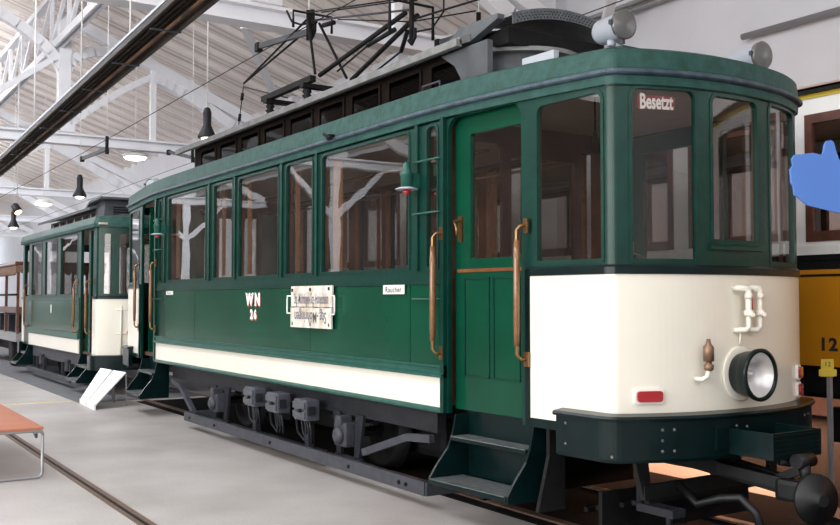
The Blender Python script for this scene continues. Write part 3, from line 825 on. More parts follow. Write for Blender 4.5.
# roof lamps
def roof_lamp(x, y, z, sgn, name='roof_lamp', s=1.0):
    o = MB(); o.lathe([(0.012 * s, -0.26 * s), (0.06 * s, -0.25 * s), (0.085 * s, -0.21 * s), (0.088 * s, 0.0), (0.09 * s, 0.003)], (x, y, z), (sgn, -0.12, 0), 24)
    o = add(o, name, M['lampgrey'])
    sub(MB().lathe([(0.098 * s, 0.0), (0.099 * s, 0.028 * s), (0.086 * s, 0.030 * s), (0.05 * s, 0.042 * s), (0.002, 0.046 * s)], (x, y, z), (sgn, -0.12, 0), 24).build('lens', mat('dull_lens', (0.10, 0.10, 0.10), 0.25, coat=0.5)), o)
    l = MB(); l.tube([(x - sgn * 0.10, y, z - 0.08 * s), (x - sgn * 0.10, y, z - 0.12)], 0.03); l.lathe([(0.085, 0), (0.08, 0.03), (0.045, 0.06)], (x - sgn * 0.10, y, z - 0.20), (0, 0, 1), 16)
    sub(l.build('lamp_base', M['lampgrey']), o)
    q = MB(); q.box(x + sgn * 0.0 - 0.012, x + sgn * 0.0 + 0.012, y - 0.012, y + 0.012, z - 0.125 * s, z - 0.09 * s); q.box(x - 0.012, x + 0.012, y - 0.12 * s, y - 0.095 * s, z - 0.01, z + 0.02)
    sub(q.build('clamp', M['grey']), o)
roof_lamp(-0.18, 0.31, 3.40, 1)
roof_lamp(-0.04, 1.61, 3.34, 1)
roof_lamp(-10.1, 0.31, 3.36, -1)
roof_lamp(-10.2, 1.60, 3.34, -1)
for x in (-0.16, -10.1): add(MB().box(x - 0.16, x + 0.14, 0.14, 0.34, 3.12, 3.215, 0.01), 'lamp_plinth', M['roofgreen'])

# headlight
h = MB(); h.lathe([(0.175, 0.0), (0.18, 0.012), (0.165, 0.018), (0.13, 0.018)], (B.arc_x(0.95) + 0.008, 0.95, 1.12), (1, -0.03, 0), 36)
h = add(h, 'headlight', M['cream'])
hx = B.arc_x(0.98) + 0.02
hh = MB(); hh.lathe([(0.13, 0.0), (0.145, 0.05), (0.15, 0.13), (0.165, 0.135), (0.168, 0.16), (0.145, 0.165), (0.143, 0.12)], (hx, 0.95, 1.12), (1, -0.03, 0), 36, caps=False)
sub(hh.build('housing', M['green_dark']), h)
hh = MB(); hh.lathe([(0.142, 0.148), (0.12, 0.10), (0.07, 0.06), (0.02, 0.05), (0.018, 0.08), (0.002, 0.09)], (hx, 0.95, 1.12), (1, -0.03, 0), 36, caps=False)
sub(hh.build('reflector', M['mirror']), h)
hh = MB(); hh.lathe([(0.143, 0.150), (0.10, 0.165), (0.05, 0.173), (0.002, 0.175)], (hx, 0.95, 1.12), (1, -0.03, 0), 36, caps=False)
sub(hh.build('lens', M['lens']), h)
add(MB().tube([(hx, 0.94, 1.30), (hx + 0.01, 0.94, 1.38)], 0.008), 'headlight_cable', M['cream'])

# pipe cock cluster on the apron
mb = MB(); x = B.arc_x(1.0) + 0.012
for y in (0.97, 1.09):
    mb.tube([(x, y - 0.075, 1.67), (x + 0.05, y - 0.07, 1.67), (x + 0.06, y - 0.01, 1.67), (x + 0.06, y, 1.65), (x + 0.06, y, 1.42), (x + 0.055, y - 0.03, 1.40), (x, y - 0.08, 1.40)], [0.018, 0.018, 0.022, 0.022, 0.018, 0.02, 0.016], 10)
    mb.lathe([(0.026, 0), (0.032, 0.01), (0.032, 0.03), (0.024, 0.04)], (x + 0.06, y, 1.49), (0, 0, 1), 12)
    mb.tube([(x + 0.07, y, 1.50), (x + 0.11, y - 0.02, 1.50)], 0.014, 8)
    mb.lathe([(0.026, 0), (0.026, 0.035)], (x + 0.06, y, 1.60), (0, 0, 1), 12)
o = add(mb, 'coupling_sockets', M['cream'])
sub(MB().box(x + 0.03, x + 0.04, 1.015, 1.045, 1.50, 1.64).build('socket_plate', M['redpaint']), o)
# whistle
x = B.arc_x(0.60) + 0.01
o = MB(); o.tube([(x, 0.535, 1.10), (x + 0.05, 0.54, 1.10), (x + 0.065, 0.57, 1.115), (x + 0.065, 0.585, 1.16)], 0.016, 8); o = add(o, 'whistle', M['cream'])
sub(MB().lathe([(0.016, 0), (0.030, 0.01), (0.032, 0.04), (0.02, 0.045), (0.02, 0.06), (0.034, 0.062), (0.034, 0.15), (0.018, 0.17), (0.012, 0.20)], (x + 0.065, 0.587, 1.15), (0, 0, 1), 16).build('whistle_bell', mat('tarnished_brass', (0.22, 0.14, 0.09), 0.4, metal=0.6)), o)
# marker lamps
def marker(y, z, w=0.20, hgt=0.095):
    u = B.u_of_y(y)
    o = MB(); o.prism(rr(u - w / 2, u + w / 2, z - hgt / 2, z + hgt / 2, 0.02, 0.02), FN, 0.011, 0.03); o = add(o, 'marker_lamp', M['letter'])
    sub(MB().prism(rr(u - w / 2 + 0.014, u + w / 2 - 0.014, z - hgt / 2 + 0.014, z + hgt / 2 - 0.014, 0.02, 0.02), FN, 0.03, 0.048).build('red_lens', M['red']), o)
marker(0.21, 1.0)
marker(1.80, 1.085, 0.11, 0.105); marker(1.80, 0.965, 0.11, 0.105)

# bumper skirt
for rear in (False, True):
    bp = B.sweep('bumper', -0.42, ue + 0.42, [(0.02, 0.60), (0.075, 0.60), (0.085, 0.62), (0.085, 0.855), (0.02, 0.87)], M['green_dark'], tram, rear)
    l_ = B.sweep('bumper_rail', -0.43, ue + 0.43, [(0.012, 0.855), (0.105, 0.855), (0.11, 0.87), (0.10, 0.885), (0.012, 0.895)], M['green_dark'], None, rear); sub(l_, bp)
    fn = FR if rear else FN
    mb = MB()
    for u, z in [(-0.33, 0.81), (-0.33, 0.68), (0.36, 0.80), (0.36, 0.67), (0.28, 0.735), (0.28, 0.80), (0.28, 0.67), (0.85, 0.80), (0.95, 0.79), (0.9, 0.70), (ue - 0.3, 0.8), (ue - 0.3, 0.68), (ue - 0.2, 0.8), (0.0, 0.64)]:
        p = fn(u, z, 0.084); q = fn(u, z, 0.094); mb.lathe([(0.011, 0), (0.008, 0.008)], p, q - p, 8)
    sub(mb.build('rivets', M['steel']), bp)
cx = B.b + 0.085
mb = MB(); mb.box(cx - 0.06, cx + 0.32, 0.74, 1.24, 0.63, 0.645); mb.box(cx - 0.06, cx + 0.32, 0.74, 0.755, 0.645, 0.79); mb.box(cx - 0.06, cx + 0.32, 1.225, 1.24, 0.645, 0.79)
mb.box(cx + 0.305, cx + 0.32, 0.755, 1.225, 0.645, 0.79)
mb.box(cx - 0.02, cx - 0.005, 0.62, 0.74, 0.66, 0.80)
o = add(mb, 'coupling_box', M['green_dark'])
mb = MB()
for k in range(5): mb.box(cx + 0.32, cx + 0.328, 0.76, 1.22, 0.655 + k * 0.027, 0.667 + k * 0.027)
sub(mb.build('ribs', M['green_dark']), o)

# handrails
def handrail(x, z0, z1, fn, parent, gap=0.08):
    m1 = MB(); m1.tube([fn(x + 0.03, z1 + 0.05, 0.03), fn(x + 0.02, z1 + 0.05, gap * 0.8), fn(x, z1 + 0.02, gap), fn(x, z0, gap), fn(x + 0.02, z0 - 0.03, gap * 0.8), fn(x + 0.035, z0 - 0.03, 0.03)], 0.013)
    for zz in (z1 + 0.05, z0 - 0.03): m1.prism(rect(x + 0.015, x + 0.06, zz - 0.05, zz + 0.05), fn, 0.018, 0.035)
    o = m1.build('handrail', M['brass'], parent)
    sub(MB().tube([fn(x, z0 + 0.06, gap), fn(x, z0 + 0.2, gap), fn(x, z1 - 0.2, gap), fn(x, z1 - 0.05, gap)], [0.019, 0.023, 0.023, 0.019], 10).build('wooden_grip', M['grip']), o)
for fn in (near, far):
    handrail(-1.765, 1.22, 2.05, fn, tram); handrail(-0.80, 1.22, 2.05, fn, tram)
    handrail(-8.53, 1.22, 2.05, fn, tram); handrail(-9.50, 1.22, 2.05, fn, tram)
    for z in (2.68, 2.27, 1.60):
        for (a, b_) in ((-2.09, -1.74), (-8.52, -8.20)):
            add(MB().tube([fn(a, z, 0.01), fn(a, z, 0.05), fn(b_, z, 0.05), fn(b_, z, 0.01)], 0.008, 6), 'guard_rod', M['green_light'])

# side signal lamps
for x in (-2.09, -8.19):
    o = MB(); o.lathe([(0.028, 0.0), (0.045, 0.01), (0.048, 0.10), (0.055, 0.11), (0.03, 0.15), (0.028, 0.19), (0.012, 0.21)], (x, -0.10, 2.48), (0, 0, 1), 14); o.box(x - 0.03, x + 0.03, -0.07, -0.0, 2.48, 2.60)
    o = add(o, 'signal_lamp', M['green_light'])
    sub(MB().lathe([(0.085, -0.005), (0.09, 0.0), (0.05, 0.015)], (x, -0.10, 2.47), (0, 0, 1), 18).build('lamp_shade', M['lampgrey']), o)
    sub(MB().lathe([(0.005, -0.05), (0.025, -0.04), (0.035, -0.008)], (x, -0.10, 2.47), (0, 0, 1), 12).build('red_lens', M['red']), o)

# steps
def steps(a, b, parent, sgn):
    """sgn -1 near side, +1 far side; y measured outward from the body side"""
    Y = (lambda v: -v) if sgn < 0 else (lambda v: Wd + v)
    def bx(x0, x1, y0, y1, z0, z1, bev=0): return MB().box(x0, x1, min(Y(y0), Y(y1)), max(Y(y0), Y(y1)), z0, z1, bev)
    s = bx(a, b, -0.10, 0.24, 0.25, 0.285, 0.006).build('step', M['green_dark'], parent)
    sub(bx(a + 0.01, b - 0.01, -0.05, 0.242, 0.286, 0.292).build('tread', M['steel']), s)
    s2 = bx(a + 0.005, b - 0.005, -0.14, 0.06, 0.555, 0.58, 0.006).build('step', M['green_dark'], parent)
    sub(bx(a + 0.01, b - 0.01, -0.10, 0.062, 0.581, 0.587).build('tread', M['steel']), s2)
    bx(a, b, -0.13, -0.11, 0.285, 0.77).build('riser', M['green_dark'], parent)
    for x in (a - 0.02, b):
        pl = [(-0.16, 0.74), (0.0, 0.74), (0.03, 0.6), (0.07, 0.50), (0.17, 0.38), (0.23, 0.29), (0.23, 0.24), (-0.16, 0.24)]
        MB().prism(pl, lambda u, v, w: Vector((w, Y(u), v)), x, x + 0.02).build('step_cheek', M['green_dark'], parent)
for (a, b_) in DO:
    steps(a + 0.10, b_ + 0.10, tram, -1); steps(a + 0.10, b_ + 0.10, tram, 1)
add(MB().prism([(-0.14, 0.74), (0.0, 0.74), (0.0, 0.56), (0.10, 0.2), (-0.14, 0.2)], lambda u, v, w: Vector((w, -u, v)), -0.60, -0.57), 'step_cheek', M['black'])

# underframe
def uf(mb, name, m=None): return add(mb, name, m or M['under'])
for y in (0.12, 1.77):
    uf(MB().box(-8.2, -2.0, y, y + 0.08, 0.54, 0.70), 'sole_bar')
uf(MB().box(-9.9, 0.1, 0.30, 1.67, 0.62, 0.76), 'underframe', M['black'])
for s_, y in ((1, 0.02), (-1, 1.91)):
    mb = MB(); mb.prism(rect(-7.1, -1.85, 0.10, 0.205), lambda u, v, w: Vector((u, y - s_ * 0.10 + w * s_, v)), -0.02, 0.02)
    mb.prism(rect(-7.12, -7.08, 0.10, 0.205), lambda u, v, w: Vector((u, y + w, v)), -0.11 * s_, 0.3 * s_)
    mb.prism(rect(-1.87, -1.83, 0.10, 0.205), lambda u, v, w: Vector((u, y + w, v)), -0.11 * s_, 0.3 * s_)
    g = uf(mb, 'guard_board', M['grey'])
    for x in (-6.9, -6.1, -4.6, -3.0, -2.2, -2.1):
        sub(MB().lathe([(0.018, 0), (0.014, 0.012)], (x, y - s_ * 0.12, 0.15), (0, -s_, 0), 8).build('bolt', M['black']), g)
    for x in (-5.25, -4.02):
        uf(MB().box(x - 0.04, x + 0.04, y - 0.01, y + 0.05, 0.14, 0.60), 'hanger')
    for (x0, z0, x1, z1, x2, z2) in ((-8.05, 0.52, -7.65, 0.46, -7.05, 0.16), (-2.0, 0.50, -2.3, 0.48, -2.95, 0.27)):
        mb = MB(); mb.beam((x0, y + 0.05 * s_, z0), (x1, y + 0.03 * s_, z1), 0.05, 0.06); mb.beam((x1, y + 0.03 * s_, z1), (x2, y, z2), 0.05, 0.06)
        uf(mb, 'guard_stay', M['grey'])
    uf(MB().box(-6.1, -3.8, y - 0.02, y + 0.1, 0.12, 0.16), 'cable_duct')
    for x in (-6.46, -3.39):
        mb = MB()
        for s2 in (-1, 1):
            mb.prism([(x + s2 * 0.14, 0.56), (x + s2 * 0.28, 0.56), (x + s2 * 0.20, 0.16), (x + s2 * 0.12, 0.16)], lambda u, v, w: Vector((u, y + s_ * 0.08 + w, v)), 0, 0.03)
        mb.box(x - 0.24, x + 0.24, y + s_ * 0.08, y + s_ * 0.08 + 0.03, 0.13, 0.17)
        ag = uf(mb, 'axle_guard')
        ab = MB(); ab.box(x - 0.11, x + 0.11, y + 0.0, y + 0.12, 0.26, 0.48, 0.02); ab.lathe([(0.08, 0), (0.075, 0.05), (0.04, 0.07)], (x, y + s_ * 0.02, 0.36), (0, -s_, 0), 16); ab.box(x - 0.05, x + 0.05, y - 0.02, y + 0.1, 0.46, 0.54, 0.01)
        sub(ab.build('axle_box', M['grey']), ag)
        sp = MB()
        for k in range(5): sp.box(x - 0.40 + k * 0.06, x + 0.40 - k * 0.06, y + 0.10, y + 0.16, 0.50 - k * 0.014 - 0.012, 0.50 - k * 0.014)
        uf(sp, 'leaf_spring', M['black'])
    if s_ == 1:
        for x, z in ((-5.13, 0.565), (-4.56, 0.555), (-3.94, 0.545)):
            f = MB(); f.box(x - 0.13, x + 0.13, -0.10, 0.04, z - 0.10, z + 0.10, 0.015); f.box(x - 0.12, x + 0.12, -0.118, -0.10, z + 0.01, z + 0.075, 0.008); f.box(x - 0.12, x + 0.12, -0.118, -0.10, z - 0.075, z - 0.01, 0.008)
            f = uf(f, 'fuse_box', mat('fuse_box_grey', (0.075, 0.08, 0.10), 0.4, noise=0.2))
            g = MB(); g.box(x + 0.13, x + 0.16, -0.09, -0.02, z - 0.04, z + 0.04); g.lathe([(0.018, 0), (0.018, 0.03)], (x + 0.05, -0.118, z), (0, -1, 0), 8)
            sub(g.build('hinge', M['under']), f)
            g = MB()
            for j in range(3): g.tube([(x - 0.06 + j * 0.05, -0.02, z - 0.10), (x - 0.06 + j * 0.05, 0.0, z - 0.22), (x - 0.2 + j * 0.08, 0.05, z - 0.33), (x - 0.45 + j * 0.12, 0.10, z - 0.28), (x - 0.55 + j * 0.12, 0.12, z - 0.10)], 0.012, 6)
            sub(g.build('cable', M['under']), f)
# wheels and axles, motors
for x in (-6.46, -3.39):
    for y in (0.42, 1.47):
        uf(MB().lathe([(0.05, 0.0), (0.10, 0.0), (0.11, 0.02), (0.30, 0.03), (0.31, 0.0), (0.36, 0.0), (0.375, 0.07), (0.40, 0.09), (0.40, 0.11), (0.05, 0.11)], (x, y + (0 if y < 1 else 0.11), 0.405), (0, 1 if y < 1 else -1, 0), 36), 'wheel', M['black'])
    uf(MB().tube([(x, 0.06, 0.38), (x, 1.9, 0.38)], 0.05), 'axle', M['black'])
    uf(MB().box(x + 0.1, x + 0.8, 0.6, 1.4, 0.18, 0.6, 0.08), 'motor', M['black'])
uf(MB().box(-5.6, -4.1, 0.7, 1.3, 0.2, 0.6, 0.03), 'battery_box', M['black'])
# lifeguard and coupler at the front
mb = MB(); mb.prism([(0.22, 0.60), (0.34, 0.60), (0.38, 0.36), (0.30, 0.34)], lambda u, v, w: Vector((w, u, v)), -0.05, -0.02)
mb.box(-0.05, -0.01, 0.30, 1.68, 0.33, 0.42); mb.prism([(1.62, 0.60), (1.74, 0.60), (1.70, 0.34), (1.62, 0.36)], lambda u, v, w: Vector((w, u, v)), -0.05, -0.02)
uf(mb, 'lifeguard_frame', M['iron'])
mb = MB()
for k in range(6): mb.box(-0.06 - k * 0.11, -0.02 - k * 0.11, 0.35, 1.65, 0.30 - k * 0.03, 0.33 - k * 0.03)
uf(mb, 'lifeguard_slats', M['black'])
uf(MB().box(-0.34, -0.31, 0.22, 1.75, 0.05, 0.34), 'lifeguard_board', M['black'])
uf(MB().box(-1.6, -1.55, 0.22, 1.75, 0.08, 0.5), 'brake_beam', M['black'])
uf(MB().tube([(-0.1, 0.36, 0.62), (-0.1, 0.36, 0.25)], 0.03), 'lifeguard_post', M['under'])
mb = MB(); mb.box(-0.10, 0.20, 0.32, 0.44, 0.25, 0.30); mb.tube([(0.12, 0.38, 0.3), (0.12, 0.38, 0.16)], 0.022)
uf(mb, 'sand_pipe', M['under'])
mb = MB(); mb.beam((-0.4, 0.985, 0.52), (0.62, 0.985, 0.44), 0.10, 0.09); mb.beam((0.1, 0.90, 0.50), (0.62, 0.96, 0.46), 0.05, 0.07); mb.beam((0.1, 1.10, 0.50), (0.62, 1.02, 0.46), 0.05, 0.07)
mb.box(0.52, 0.72, 0.90, 1.06, 0.36, 0.50, 0.03)
cp = uf(mb, 'drawbar', M['iron'])
sub(MB().lathe([(0.06, 0.0), (0.07, 0.08), (0.14, 0.10), (0.155, 0.12), (0.15, 0.145), (0.05, 0.16), (0.035, 0.20)], (0.66, 0.985, 0.40), (0.92, -0.30, 0.05), 28).build('buffer_head', M['iron']), cp)
mb = MB(); mb.tube([(0.68, 0.90, 0.62), (0.68, 1.06, 0.62)], 0.045, 12); mb.tube([(0.70, 0.98, 0.48), (0.68, 0.98, 0.62)], 0.035); mb.tube([(0.60, 0.96, 0.60), (0.56, 0.9, 0.61)], 0.03); mb.beam((0.45, 0.98, 0.46), (0.66, 0.98, 0.56), 0.05, 0.05)
sub(mb.build('coupling_pin', M['iron']), cp)
uf(MB().tube([(0.0, 0.62, 0.40), (0.15, 0.62, 0.30), (0.30, 0.66, 0.36), (0.42, 0.70, 0.38), (0.5, 0.74, 0.30), (0.55, 0.76, 0.15)], 0.028), 'brake_hose', M['iron'])

# lettering
text_mesh('W', 0.155, lambda u, v, w: Vector((-5.365 + u, -0.009 - w, 1.585 + v)), M['redpaint'], 'lettering', tram, sx=1.05, bold=0.010, depth=0.001).location.z = -0.008
def serif_word(letters, z, size):
    for ch, x in letters:
        for (m_, dx, dzz, dep) in ((M['redpaint'], 0.012, -0.014, 0.0015), (M['letter'], 0.0, 0.0, 0.003)):
            text_mesh(ch, size, lambda u, v, w: Vector((x + dx + u, -0.009 - w, z + dzz + v)), m_, 'lettering', tram, sx=1.0, bold=0.011 * size / 0.18, depth=dep)
bpy.data.objects.remove([o for o in tram.children if o.name.startswith('lettering')][0])
serif_word((('W', -5.345), ('N', -5.14)), 1.59, 0.175)
mb = MB()
for x0, x1 in ((-5.435, -5.385), (-5.305, -5.255)): mb.box(x0, x1, -0.013, -0.0095, 1.645, 1.655)
for x0, x1 in ((-5.205, -5.165), (-5.12, -5.075)): mb.box(x0, x1, -0.013, -0.0095, 1.645, 1.655)
mb.box(-5.21, -5.165, -0.013, -0.0095, 1.527, 1.537)
add(mb, 'lettering_serifs', M['letter'])
serif_word((('2', -5.29), ('6', -5.195)), 1.43, 0.135)
# smoker plate
o = add(MB().prism(rect(-2.56, -2.24, 1.64, 1.715), near, 0.023, 0.030), 'smoking_plate', M['letter'], 'small white plate lettered Raucher')
sub(text_mesh('Raucher', 0.068, lambda u, v, w: Vector((-2.40 + u, -0.030 - w, 1.675 + v)), M['ink'], 'lettering', None, sx=1.05, bold=0.001, depth=0.002, spacing=1.05), o)
o = add(MB().prism(rect(-8.07, -7.82, 1.655, 1.705), near, 0.010, 0.016), 'smoking_plate', M['letter'])
sub(text_mesh('Raucher', 0.050, lambda u, v, w: Vector((-7.945 + u, -0.016 - w, 1.68 + v)), M['ink'], 'lettering', None, depth=0.002), o)
# "Besetzt" plate behind the first front window
ub = (FW[0][0] + FW[0][1]) / 2 - 0.05
o = add(MB().prism(rect(ub - 0.13, ub + 0.15, 2.80, 2.885), FN, -0.038, -0.034), 'occupied_plate', mat('dull_red_plate', (0.22, 0.02, 0.025), 0.5))
sub(text_mesh('Besetzt', 0.135, lambda u, v, w: FN(ub + 0.01 + u, 2.842 + v, -0.034 + w), M['letter'], 'lettering', None, sx=0.62, bold=0.004, depth=0.003), o)

# pantograph
pg = lambda mb, n, m=None: add(mb, n, m or M['black'])
for y in (0.72, 1.26):
    pg(MB().box(-6.70, -5.35, y - 0.035, y + 0.035, 4.09, 4.16), 'pantograph_base')
for x in (-6.5, -5.5):
    mb = MB(); mb.box(x - 0.05, x + 0.05, 0.65, 1.33, 4.04, 4.09)
    for y in (0.72, 1.26): mb.lathe([(0.05, 0), (0.06, 0.03), (0.035, 0.05), (0.06, 0.08), (0.035, 0.10), (0.055, 0.13), (0.03, 0.18)], (x, y, 3.87), (0, 0, 1), 12)
    pg(mb, 'pantograph_insulator')
pg(MB().box(-6.9, -5.0, 0.62, 1.36, 3.835, 3.87), 'pantograph_tray')
for (y, yt) in ((0.80, 0.93), (1.20, 1.07)):
    pg(MB().tube([(-5.35, y, 4.17), (-3.76, yt, 4.50)], 0.026, 8), 'pantograph_arm')
    pg(MB().tube([(-4.93, y, 4.13), (-4.30, y, 4.26), (-4.28, y, 4.265), (-3.95, yt, 4.38)], [0.011, 0.011, 0.024, 0.024], 8), 'pantograph_damper')
    pg(MB().tube([(-8.01, 1.0, 4.63), (-5.96, yt, 4.99)], 0.014, 6), 'pantograph_stay')
    pg(MB().tube([(-5.90, yt, 4.96), (-5.46, y, 4.21)], 0.016, 6), 'pantograph_stay')
pg(MB().tube([(-8.02, 1.0, 4.58), (-6.62, 1.0, 4.17)], 0.012, 6), 'pantograph_stay', M['grey'])
pg(MB().tube([(-5.88, 1.0, 4.98), (-3.78, 1.0, 4.55)], 0.012, 6), 'pantograph_link', M['grey'])
pg(MB().tube([(-5.65, 1.0, 4.86), (-5.40, 1.0, 4.83)], 0.03, 8), 'pantograph_spring')
for x, z0, z1 in ((-5.93, 4.82, 5.12), (-3.76, 4.22, 4.66)):
    mb = MB(); mb.tube([(x, 0.75, z0 + 0.05), (x, 0.75, z1 - 0.05), (x, 1.25, z1 - 0.05), (x, 1.25, z0 + 0.05)], 0.017, 8)
    mb.tube([(x, 1.0, z0), (x, 1.0, z1)], 0.026, 8); mb.tube([(x - 0.05, 1.0, z0 + 0.02), (x, 1.0, z0 - 0.03), (x + 0.06, 1.0, z0 + 0.03), (x + 0.06, 1.0, z0 + 0.12)], 0.02, 8)
    pg(mb, 'pantograph_head')
mb = MB()
mb.tube([(-3.70, 1.0, 4.62), (-3.4, 1.0, 4.64), (-3.2, 1.0, 4.52), (-3.2, 1.0, 4.38), (-3.4, 1.0, 4.26), (-3.70, 1.0, 4.30)], 0.010, 6)
mb.tube([(-5.95, 1.0, 4.97), (-6.25, 1.0, 5.02), (-6.5, 1.0, 5.12), (-6.65, 1.0, 5.3)], 0.014, 6)
mb.tube([(-5.9, 0.9, 5.06), (-3.76, 0.9, 4.64)], 0.009, 5); mb.tube([(-5.9, 1.1, 5.1), (-3.76, 1.1, 4.68)], 0.009, 5)
mb.tube([(-5.3, 1.0, 4.84), (-3.76, 1.0, 4.42), (-2.7, 1.0, 4.25)], 0.008, 5); mb.tube([(-3.76, 1.0, 4.44), (-2.6, 1.0, 4.34)], 0.011, 5)
pg(mb, 'pantograph_cable')
mb = MB(); mb.tube([(-8.02, 1.0, 4.60), (-8.25, 1.0, 3.83)], 0.007, 5)
for z in (4.50, 4.22): mb.tube([(-8.02 - (4.6 - z) * 0.3, 1.0, z), (-8.02 - (4.6 - z) * 0.3 - 0.03, 1.0, z - 0.1)], 0.022, 8)
mb.lathe([(0.03, 0), (0.02, 0.06)], (-8.25, 1.0, 3.79), (0, 0, 1), 8)
pg(mb, 'pantograph_cord')

# route board hung on the tram side
rb = thing('route_board', 'weathered white folding route board with two handles on the green tram side', 'sign', (-3.835, -0.03, 1.33))
p_ = MB(); p_.box(-4.255, -3.415, -0.045, -0.030, 1.525, 1.725); p_.box(-4.25, -3.42, -0.052, -0.036, 1.325, 1.52); p_.build('board', M['plate'], rb)
mb = MB()
for x in (-4.2, -4.0, -3.72, -3.5):
    mb.tube([(x - 0.045, -0.052, 1.522), (x + 0.045, -0.052, 1.522)], 0.006, 6)
mb.build('hinge', mat('rusty_hinge', (0.16, 0.09, 0.05), 0.7), rb)
for s_, x in ((-1, -4.255), (1, -3.415)):
    MB().tube([(x, -0.05, 1.63), (x + s_ * 0.06, -0.055, 1.63), (x + s_ * 0.065, -0.055, 1.60), (x + s_ * 0.065, -0.055, 1.49), (x + s_ * 0.06, -0.055, 1.46), (x, -0.05, 1.46)], 0.008, 6).build('handle', M['letter'], rb)
text_mesh('Stg.-Möhringen-Stg.-Hohenheim', 0.145, lambda u, v, w: Vector((-3.835 + u, -0.045 - w, 1.60 + v)), M['bluegrey'], 'lettering', rb, sx=0.375, bold=0.0015, depth=0.002)
text_mesh('Stg.-Möhringen', 0.15, lambda u, v, w: Vector((-3.835 - u, -0.052 - w, 1.43 - v)), M['bluegrey'], 'lettering', rb, sx=0.72, bold=0.0015, depth=0.002)
mb = MB()
for x, z in ((-4.22, 1.685), (-3.84, 1.69), (-3.47, 1.695), (-4.21, 1.36), (-3.83, 1.36), (-3.46, 1.36)):
    mb.box(x - 0.008, x + 0.008, -0.056, -0.044, z - 0.016, z + 0.016)
mb.build('bolt', M['darkwood'], rb)

# ================================================================== SECOND TRAM (trailer behind)
t2 = thing('tram', 'smaller green and cream tram car standing behind, grey clerestory roof', 'tram', (-14.4, 0.985, 0))
T = Body(-11.62, -17.8, 1.97, 0.22)
GN, GR = T.fn(), T.fn(True)
def add2(mb, name, m, label=None): return mb.build(name, m, t2, label)
TW = [(-16.84, -15.82), (-15.55, -14.50), (-14.22, -12.92)]
TD = (-12.68, -11.86)
tz0, tz1 = 1.66, 2.78
for fn in (near, far):
    out = [(-17.75, 0.62)]
    up = [p for p in rr(TD[0], TD[1], 1.0, 2.80, 0.08, 0.0) if p[1] > 2.4][::-1]
    out += [(TD[0], 0.62)] + up + [(TD[1], 0.62), (-11.66, 0.62), (-11.66, 2.85), (-17.75, 2.85)]
    panel('side_panel', out, [rr(a, b, tz0, tz1, 0.06, 0.015) for a, b in TW] + [rr(-17.62, -17.1, tz0, tz1, 0.05, 0.02)], -0.04, 0.0, fn, M['green2'], t2)
    panel('inner_lining', rect(-17.0, -12.8, 0.65, 2.85), [rr(a, b, tz0, tz1, 0.05, 0.015) for a, b in TW], -0.08, -0.042, fn, M['wood'], t2)
    for a, b in TW: window(fn, a, b, tz0, tz1, t2, M['green2'], M['glass'], rt=0.06)
    add2(MB().prism(rect(-17.0, -12.74, 1.0, 1.57), fn, 0.001, 0.01), 'waist_panel', M['green'])
    add2(MB().prism(rect(-17.0, -12.74, 0.64, 0.88), fn, 0.001, 0.012), 'lower_panel', M['cream'])
    mb = MB(); mb.prism(rect(-17.0, -12.72, 0.90, 0.99), fn, 0.0, 0.04); mb.prism(rect(-17.0, -12.72, 1.58, 1.62), fn, 0.0, 0.02); add2(mb, 'moulding', M['green_light'])
    handrail(-12.80, 1.05, 1.85, fn, t2, 0.09); handrail(-11.98, 1.05, 1.85, fn, t2, 0.09); handrail(-17.12, 1.05, 1.85, fn, t2, 0.09)
    add2(MB().prism(rect(-12.35, -12.22, 0.66, 2.78), fn, -0.12, -0.05), 'door_post', M['green2'])
    add2(MB().prism(rect(-12.66, -12.38, 0.66, 1.62), fn, -0.12, -0.08), 'door', M['green'])
tFW = []
for (y0, y1) in ((0.07, 0.23), (0.30, 1.67), (1.74, 1.90)): tFW.append((T.u_of_y(y0), T.u_of_y(y1)))
tue = T.uend; tcuts = T.us(-0.06, tue + 0.06)
for rear, fn in ((False, GN), (True, GR)):
    panel('front_panel' if not rear else 'rear_panel', rect(-0.045, tue + 0.045, 0.62, 2.85), [rr(a, b, 1.66, 2.72, 0.06, 0.02) for a, b in tFW], -0.04, 0.0, fn, M['green2'], t2, tcuts)
    for a, b in tFW: window(fn, a, b, 1.66, 2.72, t2, M['green2'], M['glass_front'], rt=0.06, cuts=[u for u in tcuts if a - 0.05 < u < b + 0.05])
    T.sweep('apron', -0.24, tue + 0.24, [(0.0, 0.66), (0.010, 0.66), (0.010, 1.60), (0.0, 1.60)], M['cream'], t2, rear)
    T.sweep('waist_rail', -0.24, tue + 0.24, [(0.0, 1.60), (0.02, 1.60), (0.02, 1.64), (0.0, 1.65)], M['green_dark'], t2, rear)
    T.sweep('bumper', -0.2, tue + 0.2, [(0.02, 0.42), (0.09, 0.42), (0.09, 0.66), (0.02, 0.67)], M['green_dark'], t2, rear)
    T.sweep('fascia', -3.09, tue + 3.09, [(0.0, 2.80), (0.05, 2.80), (0.055, 2.86), (0.02, 2.98), (-0.03, 2.99)], M['roofgreen'], t2, rear)
